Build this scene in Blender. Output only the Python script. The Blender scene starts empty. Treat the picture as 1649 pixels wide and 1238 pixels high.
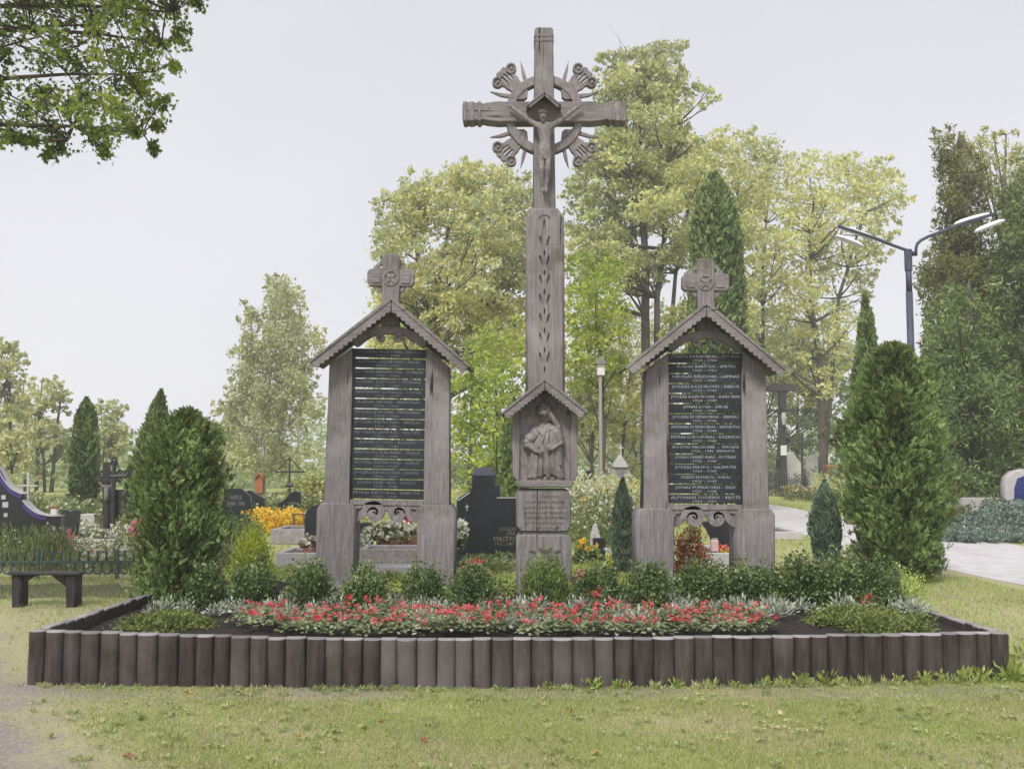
import bpy, bmesh, math, random
import numpy as np
from mathutils import Vector, Matrix, Quaternion
R = math.radians
PI = math.pi
scene = bpy.context.scene
C = scene.collection

# ---------------------------------------------------------------- camera
F = 1650.0                       # focal length in photo pixels (photo 1649 x 1238)
PITCH = math.atan((745 - 619) / F)
EYE = 1.6
cam_d = bpy.data.cameras.new('camera')
cam = bpy.data.objects.new('camera', cam_d)
C.objects.link(cam)
cam.location = (0, 0, EYE)
cam.rotation_euler = (R(90) + PITCH, 0, 0)
cam_d.sensor_fit = 'HORIZONTAL'
cam_d.sensor_width = 36
cam_d.lens = 36 * F / 1649
cam_d.clip_start = 0.05
cam_d.clip_end = 2000
scene.camera = cam

# ---------------------------------------------------------------- world, sun, exposure
SUN_EL, SUN_AZ = 48, 200         # azimuth clockwise from +Y: behind the camera, a little to the left
world = bpy.data.worlds.new('World')
scene.world = world
world.use_nodes = True
wn, wl = world.node_tree.nodes, world.node_tree.links
wn.clear()
sky = wn.new('ShaderNodeTexSky')
sky.sky_type = 'NISHITA'
sky.sun_disc = False
sky.sun_elevation = R(SUN_EL)
sky.sun_rotation = R(SUN_AZ)
sky.air_density = 1.5
sky.dust_density = 4
tc = wn.new('ShaderNodeTexCoord')
ns = wn.new('ShaderNodeTexNoise')
ns.inputs['Scale'].default_value = 2.4
ns.inputs['Detail'].default_value = 4
wl.new(tc.outputs['Generated'], ns.inputs['Vector'])
cr = wn.new('ShaderNodeValToRGB')                    # thin bright cloud sheet
cr.color_ramp.elements[0].position = 0.3
cr.color_ramp.elements[0].color = (6.78, 6.76, 7.38, 1)
cr.color_ramp.elements[1].position = 0.7
cr.color_ramp.elements[1].color = (7.6, 7.55, 8.08, 1)
wl.new(ns.outputs['Fac'], cr.inputs['Fac'])
sp_ = wn.new('ShaderNodeSeparateXYZ'); wl.new(tc.outputs['Generated'], sp_.inputs[0])
hz = wn.new('ShaderNodeMapRange'); hz.inputs[1].default_value = 0.0; hz.inputs[2].default_value = 0.5; hz.inputs[3].default_value = 1.22; hz.inputs[4].default_value = 1.0
wl.new(sp_.outputs[2], hz.inputs[0])
vm = wn.new('ShaderNodeVectorMath'); vm.operation = 'SCALE'
wl.new(cr.outputs['Color'], vm.inputs[0]); wl.new(hz.outputs[0], vm.inputs['Scale'])
mx = wn.new('ShaderNodeMix')
mx.data_type = 'RGBA'
mx.inputs[0].default_value = 0.94
wl.new(sky.outputs['Color'], mx.inputs[6])
wl.new(vm.outputs[0], mx.inputs[7])
bg = wn.new('ShaderNodeBackground')
bg.inputs['Strength'].default_value = 0.085
wl.new(mx.outputs[2], bg.inputs['Color'])
wo = wn.new('ShaderNodeOutputWorld')
wl.new(bg.outputs['Background'], wo.inputs['Surface'])

sun_d = bpy.data.lights.new('sun', 'SUN')
sun_d.energy = 2.6
sun_d.angle = R(13)
sun_d.color = (1.0, 0.95, 0.88)
sun = bpy.data.objects.new('sun', sun_d)
C.objects.link(sun)
sdir = Vector((math.sin(R(SUN_AZ)) * math.cos(R(SUN_EL)), math.cos(R(SUN_AZ)) * math.cos(R(SUN_EL)), math.sin(R(SUN_EL))))
sun.rotation_euler = sdir.to_track_quat('Z', 'Y').to_euler()
scene.view_settings.view_transform = 'Standard'
scene.view_settings.look = 'None'
scene.view_settings.gamma = 1
scene.view_settings.use_curve_mapping = False
scene.view_settings.exposure = 0.3
scene.render.engine = 'CYCLES'
cy = scene.cycles
cy.max_bounces = 7
cy.diffuse_bounces = 3
cy.glossy_bounces = 2
cy.transmission_bounces = 4
cy.volume_bounces = 2
cy.use_denoising = True

# ---------------------------------------------------------------- helpers
ca, sa = math.cos(PITCH), math.sin(PITCH)
def W(px, py, Y):
    """World point at depth Y that stands where the photograph shows pixel (px, py)."""
    dx, dy = (px - 824.5) / F, -(py - 619) / F
    d = Vector((dx, ca - dy * sa, sa + dy * ca))
    t = Y / d.y
    return Vector((d.x * t, Y, EYE + d.z * t))
def GY(py):
    """Depth of the ground seen at photo row py."""
    dy = -(py - 619) / F
    d = Vector((0, ca - dy * sa, sa + dy * ca))
    return -EYE / d.z * d.y
def MP(Y):
    return Y / F

def tag(o, label=None, cat=None, group=None, kind=None):
    if label: o['label'] = label
    if cat: o['category'] = cat
    if group: o['group'] = group
    if kind: o['kind'] = kind
    return o
def empty(name, loc, label=None, cat=None, group=None, kind=None):
    o = bpy.data.objects.new(name, None)
    o.empty_display_size = 0.1
    C.objects.link(o)
    o.location = loc
    return tag(o, label, cat, group, kind)
def mesh_from(name, V, Fc):
    me = bpy.data.meshes.new(name)
    V = np.asarray(V, dtype=np.float32).reshape(-1, 3)
    if isinstance(Fc, np.ndarray):
        n, k = Fc.shape
        me.vertices.add(len(V)); me.vertices.foreach_set('co', V.ravel())
        me.loops.add(n * k); me.loops.foreach_set('vertex_index', Fc.astype(np.int32).ravel())
        me.polygons.add(n)
        me.polygons.foreach_set('loop_start', np.arange(0, n * k, k, dtype=np.int32))
        me.polygons.foreach_set('loop_total', np.full(n, k, dtype=np.int32))
        me.update(calc_edges=True)
    else:
        me.from_pydata([tuple(map(float, v)) for v in V], [], [tuple(int(i) for i in f) for f in Fc])
        me.update()
    return me
def put(name, me, mat, parent=None, off=None, smooth=False):
    """Link a mesh whose vertices are in world space; children keep them relative to their parent."""
    o = bpy.data.objects.new(name, me)
    C.objects.link(o)
    if mat is not None:
        me.materials.clear(); me.materials.append(mat)
    base = Vector((0, 0, 0))
    if parent is not None:
        o.parent = parent
        p = parent
        while p is not None:
            base = base + Vector(p.location); p = p.parent
    elif off is not None:
        base = Vector(off); o.location = base
    if base.length:
        me.transform(Matrix.Translation(-base))
    if smooth:
        me.polygons.foreach_set('use_smooth', [True] * len(me.polygons))
    return o
class MB:
    def __init__(s): s.v = []; s.f = []
    def add(s, V, Fc):
        b = len(s.v); s.v += [tuple(v) for v in V]; s.f += [tuple(i + b for i in f) for f in Fc]; return s
    def box(s, x0, x1, y0, y1, z0, z1, M=None, taper=0):
        V = [(x0, y0, z0), (x1, y0, z0), (x1, y1, z0), (x0, y1, z0), (x0 + taper, y0 + taper, z1), (x1 - taper, y0 + taper, z1), (x1 - taper, y1 - taper, z1), (x0 + taper, y1 - taper, z1)]
        if M is not None: V = [M @ Vector(v) for v in V]
        return s.add(V, [(3, 2, 1, 0), (4, 5, 6, 7), (0, 1, 5, 4), (1, 2, 6, 5), (2, 3, 7, 6), (3, 0, 4, 7)])
    def tube(s, pts, rad, n=6, cap=True):
        pts = [Vector(p) for p in pts]
        if not hasattr(rad, '__len__'): rad = [rad] * len(pts)
        b = len(s.v); ref = None
        for i, p in enumerate(pts):
            t = (pts[min(i + 1, len(pts) - 1)] - pts[max(i - 1, 0)])
            t = t.normalized() if t.length > 1e-9 else Vector((0, 0, 1))
            if ref is None: ref = Vector((0, 1, 0)) if abs(t.y) < 0.9 else Vector((1, 0, 0))
            u = t.cross(ref)
            if u.length < 1e-4: u = t.cross(Vector((1, 0.3, 0.2)))
            u.normalize(); w = t.cross(u).normalized()
            ref = u.cross(t).normalized()
            for k in range(n):
                a = 2 * PI * k / n
                s.v.append(tuple(p + (u * math.cos(a) + w * math.sin(a)) * rad[i]))
        for i in range(len(pts) - 1):
            for k in range(n):
                k2 = (k + 1) % n
                s.f.append((b + i * n + k, b + i * n + k2, b + (i + 1) * n + k2, b + (i + 1) * n + k))
        if cap:
            s.f.append(tuple(b + k for k in reversed(range(n))))
            s.f.append(tuple(b + (len(pts) - 1) * n + k for k in range(n)))
        return s
    def lathe(s, c, prof, n=16):
        """prof: list of (r, z)."""
        b = len(s.v)
        for r, z in prof:
            for k in range(n):
                a = 2 * PI * k / n
                s.v.append((c[0] + r * math.cos(a), c[1] + r * math.sin(a), c[2] + z))
        for i in range(len(prof) - 1):
            for k in range(n):
                k2 = (k + 1) % n
                s.f.append((b + i * n + k, b + i * n + k2, b + (i + 1) * n + k2, b + (i + 1) * n + k))
        s.f.append(tuple(b + k for k in reversed(range(n))))
        s.f.append(tuple(b + (len(prof) - 1) * n + k for k in range(n)))
        return s
    def ribbon(s, pts, wid, y0, y1):
        """A flat band that follows pts (x, z) with widths wid, between depths y0 and y1."""
        n = len(pts); L = []; Rr = []
        for i in range(n):
            a = Vector(pts[max(i - 1, 0)]); b_ = Vector(pts[min(i + 1, n - 1)]); t = (b_ - a)
            if t.length < 1e-9: t = Vector((1, 0))
            t.normalize(); nn = Vector((-t.y, t.x)); w = wid[i] / 2 if hasattr(wid, '__len__') else wid / 2
            L.append(Vector(pts[i]) + nn * w); Rr.append(Vector(pts[i]) - nn * w)
        b = len(s.v)
        for i in range(n):
            for q in (L[i], Rr[i]):
                s.v.append((q.x, y0, q.y)); s.v.append((q.x, y1, q.y))
        for i in range(n - 1):
            a = b + 4 * i; c = a + 4
            s.f += [(a, a + 2, c + 2, c), (a + 1, c + 1, c + 3, a + 3), (a, c, c + 1, a + 1), (a + 2, a + 3, c + 3, c + 2)]
        s.f += [(b, b + 1, b + 3, b + 2), (b + 4 * (n - 1), b + 4 * (n - 1) + 2, b + 4 * (n - 1) + 3, b + 4 * (n - 1) + 1)]
        return s
    def build(s, name, mat, parent=None, off=None, smooth=False, bevel=0, seg=1):
        me = mesh_from(name, s.v, s.f)
        bm = bmesh.new(); bm.from_mesh(me)
        bmesh.ops.recalc_face_normals(bm, faces=bm.faces)
        if bevel:
            bmesh.ops.bevel(bm, geom=[e for e in bm.edges if len(e.link_faces) == 2 and e.calc_face_angle(0) > 0.6], offset=bevel, segments=seg, profile=0.6, affect='EDGES')
        bm.to_mesh(me); bm.free()
        return put(name, me, mat, parent, off, smooth)

def plate_mesh(loops, thick, bevel=0.0):
    """Loops of (x, z) cut from a board: first the outline, then the holes; front at y = 0, back at y = thick."""
    cu = bpy.data.curves.new('cut', 'CURVE')
    cu.dimensions = '2D'; cu.fill_mode = 'BOTH'
    cu.extrude = thick / 2 - bevel
    cu.bevel_depth = bevel; cu.offset = -bevel; cu.bevel_resolution = 0
    for lp in loops:
        sp = cu.splines.new('POLY'); sp.points.add(len(lp) - 1)
        for i, (x, z) in enumerate(lp): sp.points[i].co = (x, z, 0, 1)
        sp.use_cyclic_u = True
    ob = bpy.data.objects.new('cut', cu)
    me = bpy.data.meshes.new_from_object(ob)
    bpy.data.objects.remove(ob); bpy.data.curves.remove(cu)
    me.transform(Matrix.Translation((0, thick / 2, 0)) @ Matrix.Rotation(R(90), 4, 'X'))
    return me
def plate(name, loops, Y, thick, mat, parent=None, bevel=0.0, px=True, off=None):
    """Outline in photo pixels at depth Y (or metres with px=False)."""
    if px: loops = [[(W(a, b, Y).x, W(a, b, Y).z) for a, b in lp] for lp in loops]
    me = plate_mesh(loops, thick, bevel)
    me.transform(Matrix.Translation((0, Y, 0)))
    return put(name, me, mat, parent, off)
def text_mesh(lines, size, depth=0.002, align='CENTER', space=1.0, shear=0.0):
    cu = bpy.data.curves.new('txt', 'FONT')
    cu.body = lines; cu.size = size; cu.extrude = depth / 2; cu.align_x = align; cu.align_y = 'CENTER'
    cu.resolution_u = 1; cu.space_line = space; cu.shear = shear
    ob = bpy.data.objects.new('txt', cu)
    me = bpy.data.meshes.new_from_object(ob)
    bpy.data.objects.remove(ob); bpy.data.curves.remove(cu)
    me.transform(Matrix.Rotation(R(90), 4, 'X'))
    return me
def circ(cx, cz, r, n=16, a0=0, a1=2 * PI):
    return [(cx + r * math.cos(a0 + (a1 - a0) * i / n), cz + r * math.sin(a0 + (a1 - a0) * i / n)) for i in range(n)]
def copy_tree(o, parent=None):
    c = o.copy(); C.objects.link(c); c.parent = parent
    for ch in o.children: copy_tree(ch, c)
    return c

# ---------------------------------------------------------------- materials
def new_mat(name):
    m = bpy.data.materials.new(name); m.use_nodes = True
    nt = m.node_tree; nt.nodes.clear()
    return m, nt.nodes, nt.links
def surface(name, stops, rough=0.8, scale=(1, 1, 1), nscale=5, detail=6, dist=0.0, bump=0.3, bscale=None, second=None, spec=0.3, metal=0.0, world_pos=False, bdist=0.01, dirt=None, rand=0.0, cracks=None):
    """stops: [(pos, colour)] over noise; second: (colour, scale, lo, hi) patches of another colour."""
    m, N, L = new_mat(name)
    out = N.new('ShaderNodeOutputMaterial'); b = N.new('ShaderNodeBsdfPrincipled')
    b.inputs['Roughness'].default_value = rough; b.inputs['Metallic'].default_value = metal
    b.inputs['Specular IOR Level'].default_value = spec
    L.new(b.outputs[0], out.inputs['Surface'])
    if world_pos:
        g = N.new('ShaderNodeNewGeometry'); src = g.outputs['Position']
    else:
        t = N.new('ShaderNodeTexCoord'); src = t.outputs['Object']
    mp = N.new('ShaderNodeMapping'); mp.inputs['Scale'].default_value = scale
    L.new(src, mp.inputs['Vector'])
    n = N.new('ShaderNodeTexNoise'); n.inputs['Scale'].default_value = nscale; n.inputs['Detail'].default_value = detail; n.inputs['Distortion'].default_value = dist
    n.inputs['Roughness'].default_value = 0.65
    L.new(mp.outputs[0], n.inputs['Vector'])
    r = N.new('ShaderNodeValToRGB'); el = r.color_ramp.elements
    while len(el) < len(stops): el.new(0.5)
    for e, (p, c) in zip(el, stops): e.position = p; e.color = (*c, 1)
    L.new(n.outputs['Fac'], r.inputs['Fac']); col = r.outputs['Color']
    for sec in ([second] if second and not isinstance(second, list) else (second or [])):
        c2, sc, lo, hi = sec
        n2 = N.new('ShaderNodeTexNoise'); n2.inputs['Scale'].default_value = sc; n2.inputs['Detail'].default_value = 5; n2.inputs['Roughness'].default_value = 0.6
        L.new(src, n2.inputs['Vector'])
        mr = N.new('ShaderNodeMapRange'); mr.inputs[1].default_value = lo; mr.inputs[2].default_value = hi
        L.new(n2.outputs['Fac'], mr.inputs[0])
        k = N.new('ShaderNodeMix'); k.data_type = 'RGBA'; k.inputs[7].default_value = (*c2, 1)
        L.new(mr.outputs[0], k.inputs[0]); L.new(col, k.inputs[6]); col = k.outputs[2]
    if cracks:
        cs, cn, lo, hi, cc = cracks
        mp2 = N.new('ShaderNodeMapping'); mp2.inputs['Scale'].default_value = cs; L.new(src, mp2.inputs['Vector'])
        n3 = N.new('ShaderNodeTexNoise'); n3.inputs['Scale'].default_value = cn; n3.inputs['Detail'].default_value = 3; n3.inputs['Distortion'].default_value = 0.6; L.new(mp2.outputs[0], n3.inputs['Vector'])
        m3 = N.new('ShaderNodeMapRange'); m3.inputs[1].default_value = lo; m3.inputs[2].default_value = hi; L.new(n3.outputs['Fac'], m3.inputs[0])
        k = N.new('ShaderNodeMix'); k.data_type = 'RGBA'; k.inputs[7].default_value = (*cc, 1)
        L.new(m3.outputs[0], k.inputs[0]); L.new(col, k.inputs[6]); col = k.outputs[2]
    if rand:
        oi = N.new('ShaderNodeObjectInfo'); h = N.new('ShaderNodeHueSaturation')
        mr = N.new('ShaderNodeMapRange'); mr.inputs[3].default_value = 1 - rand; mr.inputs[4].default_value = 1 + rand
        L.new(oi.outputs['Random'], mr.inputs[0]); L.new(mr.outputs[0], h.inputs['Value']); L.new(col, h.inputs['Color']); col = h.outputs[0]
    L.new(col, b.inputs['Base Color'])
    if bump:
        if bscale:
            nb = N.new('ShaderNodeTexNoise'); nb.inputs['Scale'].default_value = bscale; nb.inputs['Detail'].default_value = 5
            L.new(mp.outputs[0], nb.inputs['Vector']); hb = nb.outputs['Fac']
        else: hb = n.outputs['Fac']
        bp = N.new('ShaderNodeBump'); bp.inputs['Strength'].default_value = bump; bp.inputs['Distance'].default_value = bdist
        L.new(hb, bp.inputs['Height']); L.new(bp.outputs[0], b.inputs['Normal'])
    return m
def leaf_mat(name, cols, trans=0.35, clump=0.6, rough=0.55, spec=0.25, mixf=0.5):
    """cols: ramp of leaf colours, picked per leaf and per clump."""
    m, N, L = new_mat(name)
    out = N.new('ShaderNodeOutputMaterial'); b = N.new('ShaderNodeBsdfPrincipled')
    b.inputs['Roughness'].default_value = rough; b.inputs['Specular IOR Level'].default_value = spec
    g = N.new('ShaderNodeNewGeometry')
    n = N.new('ShaderNodeTexNoise'); n.inputs['Scale'].default_value = clump; n.inputs['Detail'].default_value = 3
    L.new(g.outputs['Position'], n.inputs['Vector'])
    mr = N.new('ShaderNodeMapRange'); mr.inputs[1].default_value = 0.3; mr.inputs[2].default_value = 0.7
    L.new(n.outputs['Fac'], mr.inputs[0])
    k = N.new('ShaderNodeMix'); k.data_type = 'FLOAT'; k.inputs[0].default_value = mixf
    L.new(mr.outputs[0], k.inputs[2]); L.new(g.outputs['Random Per Island'], k.inputs[3])
    r = N.new('ShaderNodeValToRGB'); el = r.color_ramp.elements
    while len(el) < len(cols): el.new(0.5)
    for i, (e, c) in enumerate(zip(el, cols)): e.position = 0.1 + 0.8 * i / (len(cols) - 1); e.color = (*c, 1)
    L.new(k.outputs[0], r.inputs['Fac']); L.new(r.outputs[0], b.inputs['Base Color'])
    t = N.new('ShaderNodeBsdfTranslucent'); L.new(r.outputs[0], t.inputs['Color'])
    s = N.new('ShaderNodeMixShader'); s.inputs[0].default_value = trans
    L.new(b.outputs[0], s.inputs[1]); L.new(t.outputs[0], s.inputs[2]); L.new(s.outputs[0], out.inputs['Surface'])
    return m
M = {}
WOODS = [(0.22, (0.06, 0.053, 0.052)), (0.38, (0.175, 0.16, 0.162)), (0.58, (0.265, 0.245, 0.25)), (0.8, (0.37, 0.345, 0.35))]
WD = [((0.10, 0.10, 0.07), 2.3, 0.54, 0.75), ((0.37, 0.35, 0.36), 1.2, 0.52, 0.75), ((0.28, 0.30, 0.23), 14, 0.62, 0.72), ((0.045, 0.04, 0.038), 6.0, 0.68, 0.74)]
M['wood'] = surface('weathered_wood_upright', WOODS, 0.9, (22, 22, 1.0), 3.2, 8, 0.25, 0.8, None, WD, 0.15, bdist=0.014, cracks=((9, 9, .35), 2.2, .66, .70, (.035, .03, .03)))
M['wood_h'] = surface('weathered_wood_level', WOODS, 0.9, (1.0, 22, 22), 3.2, 8, 0.25, 0.8, None, WD, 0.15, bdist=0.014, cracks=((.35, 9, 9), 2.2, .66, .70, (.035, .03, .03)))
M['wood_plain'] = surface('weathered_wood_carved', WOODS, 0.9, (6, 6, 3), 5, 8, 0.3, 0.35, None, WD, 0.15, bdist=0.01)
M['carved_letter'] = surface('incised_letter', [(0.3, (0.07, 0.055, 0.05)), (0.7, (0.12, 0.10, 0.09))], 0.95, bump=0)
M['log'] = surface('stained_log', [(0.25, (0.02, 0.015, 0.014)), (0.5, (0.052, 0.041, 0.038)), (0.75, (0.095, 0.077, 0.072))], 0.7, (9, 9, 1.2), 2.6, 7, 0.3, 0.35, None, [((0.12, 0.105, 0.105), 0.8, 0.52, 0.72), ((0.03, 0.035, 0.02), 3.0, 0.6, 0.8)], 0.25, rand=0.15, world_pos=True, bdist=0.008)
M['log_pale'] = surface('weathered_grey_log', [(0.25, (0.03, 0.024, 0.022)), (0.5, (0.07, 0.058, 0.055)), (0.75, (0.118, 0.103, 0.10))], 0.8, (9, 9, 1.2), 2.6, 7, 0.3, 0.35, None, [((0.155, 0.138, 0.138), 0.9, 0.46, 0.72), ((0.05, 0.055, 0.035), 3.0, 0.6, 0.8)], 0.2, rand=0.15, world_pos=True, bdist=0.008)
M['log_top'] = surface('log_end_highlight', [(0.3, (0.13, 0.12, 0.12)), (0.7, (0.42, 0.40, 0.41))], 0.8, (9, 9, 9), 8, 5, 0, 0.3, rand=0.4)  # highlight on the cut log tops, put into a pale colour
M['plaque'] = surface('dark_plaque', [(0.3, (0.012, 0.017, 0.023)), (0.7, (0.03, 0.037, 0.045))], 0.45, (1, 1, 1), 14, 5, 0, 0.05, spec=0.35, rand=0.25)
M['letter'] = surface('pale_letter', [(0.3, (0.30, 0.31, 0.34)), (0.7, (0.5, 0.51, 0.53))], 0.7, bump=0)
M['letter_dim'] = surface('faded_letter', [(0.3, (0.13, 0.14, 0.16)), (0.7, (0.26, 0.27, 0.29))], 0.7, bump=0)
M['letter_gold'] = surface('dull_gilt_letter', [(0.3, (0.14, 0.13, 0.1)), (0.7, (0.25, 0.23, 0.17))], 0.6, bump=0)
M['soil'] = surface('dark_soil', [(0.3, (0.018, 0.014, 0.013)), (0.6, (0.045, 0.036, 0.034)), (0.8, (0.09, 0.075, 0.07))], 0.95, (1, 1, 1), 30, 8, 0, 0.9, bdist=0.03)
M['black'] = surface('polished_black_granite', [(0.3, (0.008, 0.010, 0.013)), (0.7, (0.028, 0.032, 0.040))], 0.22, (1, 1, 1), 60, 5, 0, 0.02, spec=0.5)
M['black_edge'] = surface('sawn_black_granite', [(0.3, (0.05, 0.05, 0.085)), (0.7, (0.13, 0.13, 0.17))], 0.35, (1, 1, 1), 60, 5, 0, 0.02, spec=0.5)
M['violet'] = surface('violet_sheen_colour', [(0.3, (0.035, 0.025, 0.16)), (0.7, (0.07, 0.05, 0.26))], 0.25, (1, 1, 1), 60, 5, 0, 0.02, spec=0.6)  # violet reflection of polished black granite, put into the colour
M['concrete'] = surface('grey_concrete', [(0.3, (0.20, 0.19, 0.19)), (0.7, (0.38, 0.36, 0.36))], 0.85, (1, 1, 1), 18, 6, 0, 0.4, second=((0.16, 0.16, 0.12), 2.5, 0.55, 0.8))
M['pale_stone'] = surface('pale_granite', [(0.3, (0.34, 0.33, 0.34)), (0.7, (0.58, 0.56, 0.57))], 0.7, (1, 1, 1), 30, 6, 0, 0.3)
M['white_stone'] = surface('white_marble', [(0.3, (0.6, 0.6, 0.62)), (0.7, (0.8, 0.8, 0.8))], 0.6, (1, 1, 1), 8, 6, 0, 0.1)
M['iron'] = surface('black_iron', [(0.3, (0.012, 0.015, 0.017)), (0.7, (0.04, 0.044, 0.046))], 0.5, (1, 1, 1), 30, 4, 0, 0.2, spec=0.4)
M['green_iron'] = surface('dark_green_iron', [(0.3, (0.04, 0.07, 0.06)), (0.7, (0.12, 0.17, 0.15))], 0.55, (1, 1, 1), 30, 4, 0, 0.2)
M['pole'] = surface('blue_grey_steel', [(0.3, (0.045, 0.055, 0.085)), (0.7, (0.085, 0.10, 0.14))], 0.5, (6, 6, 1), 6, 4, 0, 0.1)
M['lamp_white'] = surface('white_lamp_housing', [(0.3, (0.72, 0.73, 0.76)), (0.7, (0.82, 0.82, 0.84))], 0.4, (1, 1, 1), 6, 4, 0, 0)
M['lamp_glass'] = surface('frosted_lamp_glass', [(0.3, (0.55, 0.56, 0.58)), (0.7, (0.66, 0.66, 0.68))], 0.3, (1, 1, 1), 6, 4, 0, 0)
M['dark_wood'] = surface('dark_tarred_wood', [(0.3, (0.02, 0.017, 0.018)), (0.55, (0.05, 0.043, 0.045)), (0.8, (0.10, 0.088, 0.09))], 0.85, (16, 16, 1.5), 3, 7, 0.3, 0.5)
M['dark_wood_h'] = surface('dark_tarred_board', [(0.3, (0.03, 0.026, 0.028)), (0.55, (0.065, 0.058, 0.062)), (0.8, (0.15, 0.135, 0.14))], 0.8, (1.5, 16, 16), 3, 7, 0.3, 0.5)
M['orange_wood'] = surface('orange_brown_wood', [(0.3, (0.26, 0.09, 0.04)), (0.7, (0.42, 0.17, 0.08))], 0.8, (10, 10, 1), 4, 6, 0.2, 0.3)
M['brown_plank'] = surface('brown_plank', [(0.3, (0.10, 0.055, 0.035)), (0.7, (0.22, 0.13, 0.085))], 0.8, (1, 10, 10), 4, 6, 0.2, 0.3)
M['terracotta'] = surface('red_glass_lantern', [(0.3, (0.28, 0.07, 0.05)), (0.7, (0.45, 0.16, 0.11))], 0.5, (1, 1, 1), 10, 4, 0, 0)
M['pink'] = surface('pink_candle_glass', [(0.3, (0.6, 0.34, 0.36)), (0.7, (0.7, 0.5, 0.5))], 0.5, (1, 1, 1), 10, 4, 0, 0)
M['blue'] = surface('deep_blue_enamel', [(0.3, (0.01, 0.016, 0.10)), (0.7, (0.03, 0.05, 0.22))], 0.3, (1, 1, 1), 6, 4, 0, 0)
M['paper'] = surface('white_paper', [(0.3, (0.66, 0.66, 0.68)), (0.7, (0.8, 0.8, 0.8))], 0.8, (1, 1, 1), 10, 4, 0, 0)
M['bark'] = surface('grey_bark', [(0.3, (0.05, 0.043, 0.038)), (0.6, (0.13, 0.115, 0.10)), (0.85, (0.24, 0.22, 0.19))], 0.95, (5, 5, 0.8), 3, 7, 0.4, 0.8, bdist=0.05)
M['birch_bark'] = surface('white_birch_bark', [(0.32, (0.06, 0.055, 0.05)), (0.42, (0.52, 0.51, 0.5)), (0.7, (0.72, 0.71, 0.69))], 0.8, (1, 1, 5), 2.2, 6, 0.2, 0.3)
M['path'] = surface('pale_concrete_path', [(0.3, (0.47, 0.455, 0.46)), (0.6, (0.60, 0.585, 0.60)), (0.8, (0.70, 0.68, 0.70))], 0.85, (1, 1, 1), 3, 8, 0, 0.2, second=[((0.45, 0.43, 0.40), 0.9, 0.52, 0.75), ((0.3, 0.27, 0.2), 9, 0.68, 0.74)], world_pos=True)

# leaves
M['maple_near'] = leaf_mat('maple_leaf', [(0.081, 0.12, 0.041), (0.136, 0.198, 0.049), (0.244, 0.323, 0.065), (0.4, 0.463, 0.088)], 0.45, 1.1)
M['maple_yellow'] = leaf_mat('yellowing_maple_leaf', [(0.352, 0.399, 0.234), (0.506, 0.544, 0.28), (0.753, 0.735, 0.324), (0.768, 0.803, 0.344)], 0.4, 0.16)
M['maple_green'] = leaf_mat('green_maple_leaf', [(0.322, 0.356, 0.225), (0.453, 0.498, 0.259), (0.636, 0.663, 0.284), (0.784, 0.796, 0.326)], 0.4, 0.2)
M['lime_bright'] = leaf_mat('bright_lime_leaf', [(0.212, 0.294, 0.056), (0.357, 0.454, 0.074), (0.501, 0.587, 0.112), (0.685, 0.693, 0.168)], 0.45, 0.4)
M['olive'] = leaf_mat('olive_leaf', [(0.23, 0.261, 0.125), (0.353, 0.393, 0.15), (0.516, 0.525, 0.199), (0.699, 0.657, 0.25)], 0.35, 0.25)
M['birch_leaf'] = leaf_mat('birch_leaf', [(0.333, 0.362, 0.218), (0.465, 0.503, 0.271), (0.617, 0.626, 0.322), (0.788, 0.732, 0.392)], 0.35, 0.2)
M['pale_leaf'] = leaf_mat('distant_leaf', [(0.248, 0.316, 0.181), (0.383, 0.467, 0.248), (0.568, 0.635, 0.332)], 0.35, 0.08)
M['thuja'] = leaf_mat('thuja_spray', [(0.045, 0.084, 0.028), (0.12, 0.126, 0.044), (0.13, 0.215, 0.061), (0.24, 0.347, 0.11), (0.42, 0.525, 0.231)], 0.2, 2.2)
M['thuja_dark'] = leaf_mat('dark_thuja_spray', [(0.05, 0.08, 0.03), (0.11, 0.12, 0.04), (0.14, 0.2, 0.065), (0.23, 0.29, 0.1), (0.36, 0.41, 0.18)], 0.2, 0.8)
M['thuja_mid'] = leaf_mat('green_thuja_spray', [(0.05, 0.088, 0.03), (0.11, 0.171, 0.055), (0.198, 0.27, 0.09), (0.341, 0.407, 0.17)], 0.2, 0.6)
M['conifer_brown'] = leaf_mat('olive_brown_needle', [(0.08, 0.1, 0.035), (0.16, 0.165, 0.055), (0.23, 0.24, 0.085), (0.32, 0.34, 0.13)], 0.25, 0.5)
M['blue_conifer'] = leaf_mat('bluish_needle', [(0.06, 0.1, 0.065), (0.11, 0.18, 0.12), (0.19, 0.28, 0.19), (0.34, 0.43, 0.32)], 0.2, 3)
M['box'] = leaf_mat('dark_box_leaf', [(0.038, 0.064, 0.023), (0.095, 0.152, 0.05), (0.171, 0.239, 0.081), (0.342, 0.414, 0.198)], 0.2, 4, rough=0.4, spec=0.4)
M['globe'] = leaf_mat('globe_thuja_leaf', [(0.07, 0.12, 0.035), (0.15, 0.22, 0.06), (0.23, 0.31, 0.09), (0.34, 0.42, 0.14)], 0.25, 5)
M['golden'] = leaf_mat('golden_conifer_leaf', [(0.2, 0.25, 0.024), (0.4, 0.5, 0.06), (0.625, 0.725, 0.12), (0.825, 0.85, 0.24)], 0.3, 4)
M['juniper'] = leaf_mat('creeping_juniper', [(0.078, 0.111, 0.033), (0.143, 0.195, 0.052), (0.247, 0.299, 0.091), (0.364, 0.416, 0.156)], 0.25, 4)
M['beg_leaf'] = leaf_mat('begonia_leaf', [(0.06, 0.1, 0.04), (0.17, 0.23, 0.1), (0.34, 0.4, 0.22), (0.55, 0.57, 0.42)], 0.3, 6)
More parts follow.
